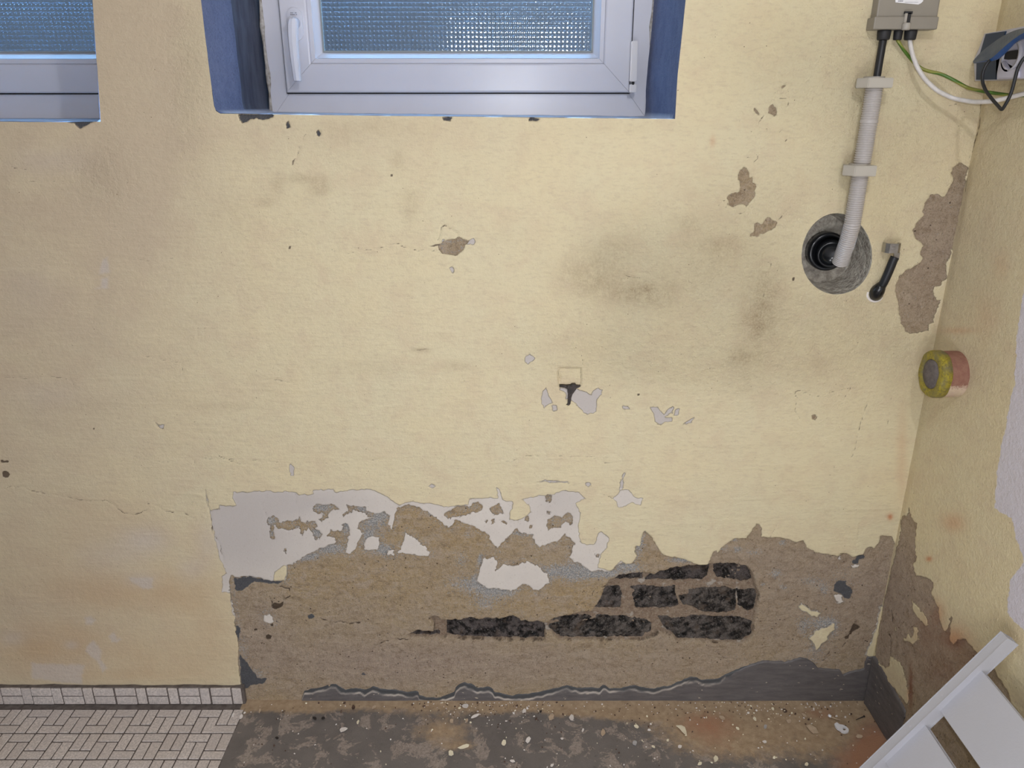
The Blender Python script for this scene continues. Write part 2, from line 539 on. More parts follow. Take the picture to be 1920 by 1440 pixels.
def glass_material():
    t = NT('pebbled_window_glass')
    co = t.n('ShaderNodeTexCoord').outputs['Object']
    sx = t.n('ShaderNodeSeparateXYZ')
    t.set(sx.inputs[0], co)
    k = 2 * PI / 0.0096
    wob = t.mul(t.sub(t.noise(30, 2), 0.5), 0.5)
    a = t.math('SINE', t.add(t.mul(sx.outputs[0], k), wob))
    b = t.math('SINE', t.add(t.mul(sx.outputs[2], k), wob))
    pit = t.math('MAXIMUM', t.sub(t.mul(t.math('MAXIMUM', a, 0.0), t.math('MAXIMUM', b, 0.0)), 0.52), 0.0)
    h = t.add(t.mul(t.add(a, b), 0.5), t.mul(t.noise(90, 3), 1.2))
    h = t.sub(h, t.mul(pit, 5.0))
    nrm = t.bump(h, 0.00020, 1.0)
    g = t.n('ShaderNodeBsdfPrincipled')
    t.set(g.inputs['Base Color'], (0.86, 0.93, 0.95))
    g.inputs['Roughness'].default_value = 0.03
    g.inputs['Transmission Weight'].default_value = 1.0
    g.inputs['IOR'].default_value = 1.45
    t.set(g.inputs['Normal'], nrm)
    gl = t.n('ShaderNodeBsdfGlossy')
    gl.inputs['Roughness'].default_value = 0.06
    t.set(gl.inputs['Color'], (0.80, 0.90, 1.0))
    t.set(gl.inputs['Normal'], nrm)
    tr = t.n('ShaderNodeBsdfTransparent')
    tr.inputs['Color'].default_value = (0.80, 0.92, 0.97, 1)
    m1 = t.n('ShaderNodeMixShader')
    m1.inputs[0].default_value = 0.35
    t.t.links.new(g.outputs[0], m1.inputs[1])
    t.t.links.new(tr.outputs[0], m1.inputs[2])
    m2 = t.n('ShaderNodeMixShader')
    m2.inputs[0].default_value = 0.22
    t.t.links.new(m1.outputs[0], m2.inputs[1])
    t.t.links.new(gl.outputs[0], m2.inputs[2])
    df = t.n('ShaderNodeBsdfDiffuse')
    t.set(df.inputs['Color'], (0.45, 0.58, 0.85))
    m3 = t.n('ShaderNodeMixShader')
    m3.inputs[0].default_value = 0.02
    t.t.links.new(m2.outputs[0], m3.inputs[1])
    t.t.links.new(df.outputs[0], m3.inputs[2])
    t.t.links.new(m3.outputs[0], t.out.inputs['Surface'])
    return t.m


M['glass'] = glass_material()


# ------------------------------------------------------------------ object helpers
def link(name, mesh, mat, parent=None):
    o = bpy.data.objects.new(name, mesh)
    COL.objects.link(o)
    if mat is not None and not mesh.materials:
        mesh.materials.append(mat)
    if parent is not None:
        o.parent = parent
    return o


def obj(name, bm, mat, parent=None, smooth=False):
    me = bpy.data.meshes.new(name)
    bmesh.ops.recalc_face_normals(bm, faces=bm.faces[:])
    bm.to_mesh(me)
    bm.free()
    if smooth:
        for p in me.polygons:
            p.use_smooth = True
    return link(name, me, mat, parent)


def empty(name, loc):
    """an Empty at the thing's base; its parts carry world coordinates through the inverse"""
    o = bpy.data.objects.new(name, None)
    o.location = loc
    COL.objects.link(o)
    return o


def part(name, bm, mat, parent, smooth=False):
    o = obj(name, bm, mat, None, smooth)
    off = Vector(parent.location)
    q = parent.parent
    while q is not None:
        off += Vector(q.location)
        q = q.parent
    o.data.transform(Matrix.Translation(-off))
    o.parent = parent
    return o


def tag(o, label=None, cat=None, group=None, kind=None):
    if label:
        o['label'] = label
    if cat:
        o['category'] = cat
    if group:
        o['group'] = group
    if kind:
        o['kind'] = kind
    return o


def bx(bm, lo, hi, bev=0.0, seg=1):
    r = bmesh.ops.create_cube(bm, size=1.0)
    vs = r['verts']
    c = [(a + b) / 2 for a, b in zip(lo, hi)]
    s = [abs(b - a) for a, b in zip(lo, hi)]
    for v in vs:
        v.co = Vector((v.co.x * s[0] + c[0], v.co.y * s[1] + c[1], v.co.z * s[2] + c[2]))
    if bev:
        es = list({e for v in vs for e in v.link_edges})
        bmesh.ops.bevel(bm, geom=es, offset=bev, segments=seg, affect='EDGES', profile=0.5)
    return vs


def box(lo, hi, bev=0.0, seg=1):
    bm = bmesh.new()
    bx(bm, lo, hi, bev, seg)
    return bm


def resample(pts, n):
    P = np.asarray(pts, float)
    d = np.r_[0, np.cumsum(np.linalg.norm(np.diff(P, axis=0), axis=1))]
    t = np.linspace(0, d[-1], n)
    return np.stack([np.interp(t, d, P[:, k]) for k in range(P.shape[1])], 1)


def smooth_path(pts, n, it=6):
    P = resample(pts, n)
    for _ in range(it):
        Q = P.copy()
        Q[1:-1] = 0.25 * P[:-2] + 0.5 * P[1:-1] + 0.25 * P[2:]
        P = Q
    return P


def tube(bm, path, radius, seg=10, caps=True, stripe=None):
    P = [Vector(p) for p in path]
    rad = radius if hasattr(radius, '__len__') else [radius] * len(P)
    rings = []
    up = Vector((0.31, 0.17, 0.93))
    for i, p in enumerate(P):
        t = (P[min(i + 1, len(P) - 1)] - P[max(i - 1, 0)]).normalized()
        a = t.cross(up)
        if a.length < 1e-4:
            a = t.cross(Vector((1, 0, 0)))
        a.normalize()
        b = t.cross(a)
        ring = []
        for k in range(seg):
            w = 2 * PI * k / seg
            v = bm.verts.new(p + (a * math.cos(w) + b * math.sin(w)) * rad[i])
            if stripe is not None:
                v[stripe] = math.cos(w + 0.25 * i)
            ring.append(v)
        rings.append(ring)
    for r0, r1 in zip(rings[:-1], rings[1:]):
        for k in range(seg):
            bm.faces.new((r0[k], r0[(k + 1) % seg], r1[(k + 1) % seg], r1[k]))
    if caps:
        bm.faces.new(rings[0][::-1])
        bm.faces.new(rings[-1])
    return rings


def lathe(bm, profile, origin, axis, seg=32, caps=True):
    """profile: (distance along axis, radius)"""
    ax = Vector(axis).normalized()
    a = ax.cross(Vector((0.2, 0.3, 0.95))).normalized()
    b = ax.cross(a)
    O = Vector(origin)
    rings = []
    for h, r in profile:
        rings.append([bm.verts.new(O + ax * h + (a * math.cos(2 * PI * k / seg) + b * math.sin(2 * PI * k / seg)) * r) for k in range(seg)])
    for r0, r1 in zip(rings[:-1], rings[1:]):
        for k in range(seg):
            bm.faces.new((r0[k], r0[(k + 1) % seg], r1[(k + 1) % seg], r1[k]))
    if caps:
        bm.faces.new(rings[0][::-1])
        bm.faces.new(rings[-1])


def prism(bm, outline, depth, cap=True):
    """outline: 3-D points of a flat front face; depth: vector to the back"""
    f = [bm.verts.new(p) for p in outline]
    d = Vector(depth)
    b = [bm.verts.new(Vector(p) + d) for p in outline]
    n = len(f)
    fr = bm.faces.new(f)
    bk = bm.faces.new(b[::-1])
    for i in range(n):
        bm.faces.new((f[i], b[i], b[(i + 1) % n], f[(i + 1) % n]))
    bmesh.ops.triangulate(bm, faces=[fr, bk])


def grid_mesh(name, X, Y, Zc, drop=None, attrs=None, flip=False, smooth=True):
    """X, Y, Zc: arrays [rows, cols]; drop: faces to leave out [rows-1, cols-1]"""
    nr, nc = X.shape
    idx = np.arange(nr * nc).reshape(nr, nc)
    q = np.stack([idx[:-1, :-1], idx[:-1, 1:], idx[1:, 1:], idx[1:, :-1]], -1).reshape(-1, 4)
    if drop is not None:
        q = q[~drop.reshape(-1)]
    if flip:
        q = q[:, ::-1]
    used = np.zeros(nr * nc, bool)
    used[q.reshape(-1)] = True
    remap = np.cumsum(used) - 1
    q = remap[q].astype(np.int32)
    co = np.stack([X, Y, Zc], -1).reshape(-1, 3)[used].astype(np.float32)
    me = bpy.data.meshes.new(name)
    me.vertices.add(len(co))
    me.vertices.foreach_set('co', co.reshape(-1))
    me.loops.add(q.size)
    me.loops.foreach_set('vertex_index', q.reshape(-1))
    me.polygons.add(len(q))
    me.polygons.foreach_set('loop_start', np.arange(0, q.size, 4, dtype=np.int32))
    me.polygons.foreach_set('loop_total', np.full(len(q), 4, np.int32))
    me.polygons.foreach_set('use_smooth', np.full(len(q), smooth, bool))
    me.update(calc_edges=True)
    for k, v in (attrs or {}).items():
        a = me.attributes.new(k, 'FLOAT', 'POINT')
        a.data.foreach_set('value', v.reshape(-1)[used].astype(np.float32))
    me.validate()
    return me


def axis_lines(parts):
    out = [parts[0][0]]
    for a, b, step in parts:
        n = max(1, int(round((b - a) / step)))
        out += list(np.linspace(a, b, n + 1)[1:])
    return np.array(out)


# ================================================================== THE BACK WALL
def z1(*p): return Z(360, 860, .25, *p)
def z2(*p): return Z(760, 860, .25, *p)
def z3(*p): return Z(1080, 960, .25, *p)
def z4(*p): return Z(1440, 1080, .25, *p)
def z5(*p): return Z(1560, 940, 200 / 1440, *p)
def z6(*p): return Z(1560, 1100, 200 / 1440, *p)
def z7(*p): return Z(0, 1080, .25, *p)
def z8(*p): return Z(1330, 150, 160 / 1440, *p)
def z9(*p): return Z(1330, 300, 160 / 1440, *p)
def z10(*p): return Z(1660, 290, .125, *p)
def z11(*p): return Z(1640, 460, .125, *p)
def z12(*p): return Z(720, 360, .25, *p)
def z13(*p): return Z(960, 600, .25, *p)
def z14(*p): return Z(480, 1080, .25, *p)
def z15(*p): return Z(960, 1080, .25, *p)


REMOVED = ([(400, 1460), (452, 1300), (454, 1290)] + z7((1790, 700), (1790, 500), (1765, 330), (1745, 260), (1730, 120), (1690, 100), (1665, 50), (1665, 0))
           + z1((262, 850), (215, 750), (180, 600), (150, 480), (135, 390), (118, 300), (100, 232), (110, 300), (140, 385), (210, 372), (212, 345), (250, 350), (335, 345), (310, 300), (312, 245), (600, 235), (620, 250), (700, 240), (780, 248), (800, 262), (920, 265), (905, 233), (960, 225), (1060, 225), (1085, 252), (1200, 230), (1340, 222), (1440, 270), (1560, 345), (1620, 320))
           + z2((120, 325), (160, 325), (270, 355), (390, 352), (470, 345), (480, 290), (580, 292), (640, 285), (702, 300), (680, 212), (705, 230), (728, 305), (800, 320), (800, 370), (778, 392), (785, 455), (830, 465), (900, 435), (945, 405), (930, 345), (870, 305), (1000, 275), (1100, 265), (1180, 236), (1300, 250), (1345, 292), (1280, 335), (1310, 400), (1295, 500), (1310, 630), (1420, 642), (1445, 560), (1470, 545), (1530, 590), (1505, 680), (1472, 705), (1440, 810), (1540, 838), (1600, 772), (1620, 760), (1650, 785), (1700, 788), (1742, 725), (1720, 690), (1735, 655), (1765, 655), (1770, 600), (1790, 545), (1840, 580), (1880, 650), (1915, 705))
           + z3((680, 325), (790, 345), (920, 388), (985, 392), (1035, 292), (1050, 285), (1060, 312), (1110, 250), (1180, 195), (1280, 190), (1330, 118), (1355, 82), (1375, 90), (1388, 115), (1388, 185), (1500, 185), (1600, 203), (1640, 228), (1700, 213), (1740, 268), (1800, 312), (1815, 300), (1870, 318))
           + z5((0, 735), (60, 735), (130, 695), (180, 690), (270, 748), (330, 735), (430, 710), (450, 620), (560, 622), (620, 556), (640, 500), (662, 443), (800, 468), (835, 560), (848, 640), (850, 690), (870, 690), (900, 640), (1000, 640))
           + [(1800, 1040), (1800, 1460)])

BROWN = ([(400, 1460), (440, 1292), (446, 1205), (440, 1150)] + z1((290, 990), (280, 900), (305, 868), (330, 895), (440, 882), (520, 902), (620, 915), (700, 905), (715, 880), (715, 800), (780, 775), (880, 710), (960, 670), (1050, 640), (1095, 630), (1060, 585), (1010, 572), (1040, 535), (1110, 545), (1150, 505), (1130, 490), (1160, 475), (1185, 530), (1160, 640), (1150, 695), (1180, 715), (1220, 690), (1250, 620), (1290, 560), (1240, 520), (1265, 465), (1310, 460), (1390, 430), (1440, 400), (1485, 420), (1468, 490), (1500, 530), (1520, 460), (1525, 400), (1545, 365), (1620, 345), (1700, 365), (1760, 392))
         + z2((160, 385), (250, 460), (320, 515), (345, 510), (380, 455), (470, 490), (560, 530), (615, 560), (650, 620), (690, 672), (760, 600), (830, 520), (875, 560), (960, 570), (970, 640), (1010, 665), (1080, 630), (1160, 612), (1200, 565), (1240, 600), (1272, 630), (1250, 680), (1230, 742), (1270, 775), (1350, 812), (1390, 842), (1450, 835), (1520, 848), (1600, 790), (1720, 740))
         + [(1185, 1035), (1192, 1020), (1200, 990), (1240, 1000), (1310, 1040), (1330, 1030), (1345, 1000), (1400, 960), (1900, 960), (1900, 1460)])

BROWN_SPOTS = [z6((285, 512), (330, 520), (376, 558), (322, 578), (285, 602), (262, 642), (242, 662), (215, 712), (180, 700), (238, 650), (262, 600)), z1((555, 1325), (575, 1312), (598, 1330), (590, 1350), (560, 1352)), z1((465, 1278), (485, 1270), (490, 1285), (470, 1290)), z1((590, 1240), (605, 1232), (612, 1250), (595, 1255)), z1((600, 1095), (620, 1075), (660, 1085), (685, 1070), (680, 1105), (640, 1120), (610, 1115)),
         
    z1((560, 460), (575, 435), (620, 428), (655, 455), (642, 478), (740, 465), (800, 450), (808, 428), (818, 470), (870, 478), (925, 470), (938, 500), (905, 525), (940, 530), (972, 555), (950, 598), (920, 600), (905, 545), (870, 515), (845, 540), (828, 575), (815, 540), (805, 500), (770, 510), (725, 535), (700, 520), (648, 520), (632, 490), (615, 485), (612, 540), (628, 590), (598, 600), (590, 560), (598, 490), (570, 485)),
    z1((908, 370), (940, 335), (985, 348), (1035, 338), (1075, 350), (1112, 382), (1060, 380), (1030, 405), (1025, 440), (985, 462), (955, 455), (985, 430), (1000, 400), (940, 400)),
    z1((1130, 420), (1165, 405), (1182, 375), (1160, 352), (1220, 360), (1300, 365), (1310, 395), (1380, 415), (1450, 395), (1440, 415), (1340, 440), (1290, 400), (1215, 385), (1195, 405), (1145, 428)),
    z1((1240, 520), (1260, 475), (1300, 465), (1310, 500), (1270, 530)),
    z2((290, 425), (320, 395), (385, 360), (440, 355), (490, 368), (510, 330), (550, 318), (578, 340), (575, 390), (540, 398), (505, 390), (470, 410), (400, 435), (330, 437)),
    z2((635, 365), (665, 345), (705, 330), (722, 365), (742, 415), (700, 410), (665, 418), (645, 395)),
    z2((1058, 275), (1078, 265), (1098, 290), (1085, 320), (1055, 322)),
    z2((1075, 450), (1120, 430), (1180, 440), (1200, 420), (1222, 400), (1258, 430), (1240, 488), (1195, 470), (1160, 510), (1100, 515), (1075, 535), (1065, 490)),
    z2((905, 440), (925, 430), (930, 462), (915, 475), (900, 462)),
    z2((935, 500), (955, 500), (950, 516), (935, 516)), z2((650, 455), (675, 448), (665, 475), (645, 490)),
    z2((720, 460), (750, 465), (757, 488), (735, 485)), z2((1065, 390), (1090, 395), (1085, 412), (1068, 408)),
    z2((1425, 715), (1450, 712), (1452, 735), (1432, 738)), z2((595, 462), (612, 460), (605, 475)),
    z1((685, 690), (705, 672), (708, 698)),
    [(1025, 931), (1034, 928), (1031, 938), (1026, 940)],
]
WHITE_ISLES = [
    z2((560, 800), (580, 745), (610, 750), (655, 735), (675, 755), (695, 775), (680, 835), (700, 828), (735, 790), (800, 800), (850, 795), (880, 775), (940, 770), (985, 800), (1020, 830), (1078, 880), (1082, 920), (1050, 940), (1000, 992), (955, 980), (930, 945), (880, 940), (840, 970), (790, 990), (700, 975), (620, 972), (540, 922)),
    z1((1605, 545), (1700, 615), (1758, 660), (1765, 695), (1790, 700), (1778, 732), (1690, 728), (1640, 715), (1550, 700), (1575, 640)),
    z1((1305, 600), (1330, 585), (1410, 592), (1408, 640), (1385, 682), (1290, 680)),
    z1((1470, 690), (1522, 675), (1512, 722), (1458, 720)),
    z4((500, 160), (550, 150), (575, 190), (540, 205), (505, 190)),
    z5((70, 760), (100, 720), (120, 740), (100, 790)), z5((240, 850), (270, 860), (370, 850), (350, 885), (300, 905), (250, 880)),
    z6((20, 130), (80, 90), (160, 110), (130, 150), (100, 220), (70, 230), (60, 180)),
    z14((55, 290), (110, 275), (140, 330), (100, 355), (60, 340)),
]
YELLOW_ISLES = [
    z1((618, 862), (650, 830), (690, 790), (712, 800), (712, 880), (700, 908), (622, 912)),
    z2((820, 390), (870, 300), (930, 340), (945, 400), (905, 432), (830, 462), (795, 450), (778, 395), (800, 380)),
    z4((310, 460), (330, 440), (340, 410), (390, 390), (440, 380), (500, 348), (495, 400), (460, 420), (440, 478), (400, 510), (360, 555), (345, 510)),
    z4((225, 225), (250, 205), (285, 220), (318, 250), (355, 255), (398, 265), (370, 298), (325, 295), (290, 262), (245, 250)),
    z6((645, 250), (700, 250), (690, 420), (655, 580), (630, 700), (590, 830), (565, 940), (510, 930), (450, 920), (470, 840), (530, 760), (560, 620), (600, 560), (620, 480), (635, 330)),
]
UPPER = [
    z9((585, 115), (625, 155), (670, 225), (665, 285), (690, 295), (722, 265), (727, 370), (770, 400), (785, 440), (745, 515), (768, 540), (762, 605), (710, 690), (625, 775), (590, 752), (470, 738), (415, 765), (372, 785), (320, 755), (298, 640), (330, 590), (390, 553), (430, 562), (488, 550), (520, 470), (510, 345), (480, 320), (468, 250), (500, 170)),
    z9((985, 958), (1025, 970), (1060, 1012), (1132, 1045), (1085, 1150), (1000, 1175), (950, 1205), (840, 1240), (800, 1300), (775, 1275), (690, 1280), (690, 1235), (760, 1212), (750, 1110), (785, 1045), (870, 1072), (925, 1012), (970, 1000)),
    z10((1105, 122), (1150, 130), (1225, 190), (1205, 300), (1200, 400), (1180, 600), (1140, 760), (1095, 950), (1062, 1200), (1020, 1440)) + z11((1165, 20), (1140, 120), (1060, 290), (1080, 480), (1000, 540), (990, 600), (880, 610), (870, 680), (915, 810), (975, 820), (925, 950), (910, 1040), (880, 1060), (870, 1150), (800, 1195), (795, 1280), (640, 1295), (530, 1310), (450, 1272), (440, 1215), (382, 1165), (400, 1060), (362, 1030), (350, 930), (338, 890), (340, 820), (310, 690), (310, 580), (380, 440), (480, 370), (620, 300), (690, 270), (720, 205), (690, 150), (690, 90), (725, 40)) + z10((555, 1410), (580, 1362), (500, 1290), (445, 1250), (405, 1120), (450, 1070), (450, 1030), (540, 945), (582, 900), (552, 850), (580, 770), (570, 730), (640, 650), (660, 600), (750, 592), (865, 645), (950, 520), (1025, 370), (1000, 330), (968, 285), (1000, 185)),
    z12((405, 415), (430, 385), (470, 360), (520, 352), (555, 352), (565, 340), (590, 345), (600, 358), (632, 362), (610, 415), (580, 458), (540, 468), (480, 470), (430, 462), (415, 440)),
    z8((995, 470), (1020, 435), (1050, 425), (1080, 450), (1115, 475), (1132, 520), (1118, 580), (1080, 608), (1060, 585), (990, 572), (1000, 520)),
    z8((742, 478), (760, 472), (805, 515), (828, 590), (800, 575), (765, 540)),
    z8((1230, 100), (1275, 95), (1260, 130), (1220, 150)),
    [(1522, 779), (1526, 777), (1531, 783), (1527, 787), (1521, 784)],
]
CEMENT = [
    z1((318, 905), (330, 890), (440, 880), (500, 905), (600, 912), (690, 918), (650, 940), (560, 935), (480, 925), (420, 950), (380, 985), (330, 985)),
    z7((1800, 575), (1850, 640), (1930, 760), (2000, 765), (1980, 800), (1900, 815), (1850, 845), (1818, 840), (1800, 720)),
    z7((1770, 365), (1795, 380), (1800, 420), (1790, 490), (1772, 430)),
    z4((495, 60), (530, 40), (580, 28), (590, 70), (625, 80), (632, 120), (610, 172), (580, 160), (540, 130), (490, 110)),
    z5((255, 820), (290, 790), (330, 780), (340, 730), (440, 715), (440, 750), (400, 780), (360, 790), (350, 840), (310, 850), (270, 845)),
    z14((390, 290), (420, 275), (440, 300), (415, 325), (395, 320)),
    z14((785, 735), (805, 718), (825, 740)),
    Z(360, 180, 200 / 1920, (840, 320), (845, 370), (868, 430), (930, 487), (985, 470), (1050, 430), (1180, 400), (1260, 428), (1300, 428), (1400, 395), (1460, 388), (1482, 340), (1480, 320)),
    [(118, 225), (128, 229), (140, 231), (150, 241), (165, 234), (174, 229), (172, 224)],
    Z(480, 0, .25, (232, 930), (245, 905), (262, 940), (258, 962), (240, 966)), Z(480, 0, .25, (458, 990), (475, 975), (492, 1005), (480, 1025), (462, 1015)),
    [(830, 220), (832, 226), (845, 228), (848, 220)], [(990, 222), (992, 227), (1010, 227), (1014, 222)],
]
CHIPS = [  # the yellow coat gone, the pale lilac coat below it showing
    z12((1050, 1275), (1065, 1225), (1100, 1212), (1140, 1245), (1120, 1262), (1085, 1278)),
    z13((480, 515), (560, 540), (600, 560), (610, 530), (640, 510), (680, 520), (670, 560), (640, 600), (632, 690), (560, 705), (500, 640), (440, 600), (450, 560), (400, 600), (405, 540), (360, 520), (360, 505)),
    z13((212, 580), (222, 545), (250, 500), (265, 540), (290, 575), (305, 620), (270, 630), (240, 660), (220, 620)),
    z13((300, 640), (330, 630), (340, 670), (310, 680)),
    z13((1028, 652), (1080, 643), (1110, 680), (1142, 705), (1165, 670), (1212, 655), (1200, 690), (1150, 715), (1145, 735), (1200, 725), (1192, 760), (1140, 762), (1112, 788), (1068, 762), (1060, 690)),
    z13((1225, 670), (1252, 655), (1240, 700), (1208, 705)), z13((1350, 730), (1372, 725), (1350, 762), (1285, 780)), z13((830, 645), (870, 640), (880, 660), (840, 665)),
    z13((810, 1275), (850, 1268), (890, 1290), (910, 1318), (985, 1335), (965, 1385), (900, 1370), (860, 1385), (830, 1395), (795, 1400), (790, 1362), (755, 1340)),
    z13((838, 1135), (848, 1135), (835, 1200), (825, 1270), (800, 1275), (812, 1220)),
    z13((545, 1220), (575, 1208), (590, 1230), (570, 1250), (548, 1240)),
    z13((180, 1215), (240, 1200), (420, 1210), (430, 1220), (240, 1212)),
    z12((490, 570), (510, 550), (530, 590), (512, 605)), z12((632, 365), (670, 348), (690, 375), (672, 392), (620, 395)), z12((430, 362), (455, 355), (450, 375), (432, 390)),
    z1((735, 40), (750, 35), (770, 60), (765, 130), (742, 125)),
    z2((170, 200), (200, 188), (235, 205), (205, 222)),
    [(290, 787), (300, 795), (310, 793), (307, 802), (300, 799)],
    z1((225, 880), (300, 865), (310, 900), (300, 990), (230, 990), (240, 930)),
]
PALE_POLY = [
    Z(0, 480, .28125, (690, 20), (720, 10), (735, 110), (670, 115)), Z(0, 480, .28125, (690, 150), (725, 140), (722, 215), (640, 212), (680, 200)),
    z7((645, 310), (690, 295), (720, 330), (690, 360), (650, 350)), z7((820, 440), (860, 420), (880, 460), (920, 465), (880, 490), (840, 490)),
    z7((650, 520), (700, 480), (740, 520), (770, 560), (755, 620), (810, 690), (770, 715), (735, 640), (690, 600), (650, 560)),
    z7((240, 650), (420, 655), (645, 665), (615, 740), (620, 800), (420, 790), (240, 760)),
    z7((960, 0), (1155, 0), (1145, 85), (1080, 90), (1000, 50)),
]
HOLE = (z2((20, 1332), (70, 1295), (150, 1300), (213, 1310), (222, 1252), (180, 1205), (215, 1188), (245, 1195), (270, 1222), (310, 1215), (400, 1212), (500, 1197), (560, 1215), (620, 1200), (700, 1212), (760, 1190), (805, 1182), (870, 1218), (930, 1228), (1000, 1225), (1075, 1232), (1110, 1200), (1200, 1178), (1290, 1160), (1400, 1140), (1440, 1095), (1480, 1030), (1510, 955), (1560, 905), (1620, 878))
        + z3((400, 475), (480, 460), (590, 470), (650, 445), (740, 420), (840, 405), (920, 395), (1030, 390), (1100, 388), (1200, 400), (1270, 400), (1310, 445), (1338, 500), (1345, 560), (1368, 600), (1362, 680), (1350, 745), (1335, 800), (1335, 930), (1300, 965), (1240, 992), (1160, 985), (1080, 985), (940, 970), (760, 972), (720, 930), (640, 905), (570, 935), (500, 968), (380, 965), (200, 965), (0, 968))
        + z2((1160, 1368), (1100, 1310), (1050, 1300), (1040, 1365), (800, 1365), (600, 1355), (400, 1352), (315, 1335), (255, 1345), (130, 1345), (30, 1342)))
SLOT = [(1047, 689), (1090, 690), (1090, 723), (1047, 724)]
CORE = [(1567 + 66 * math.cos(a) * (1 + 0.05 * math.sin(a)), 475 + 76 * math.sin(a)) for a in np.linspace(0, 2 * PI, 64, endpoint=False)]

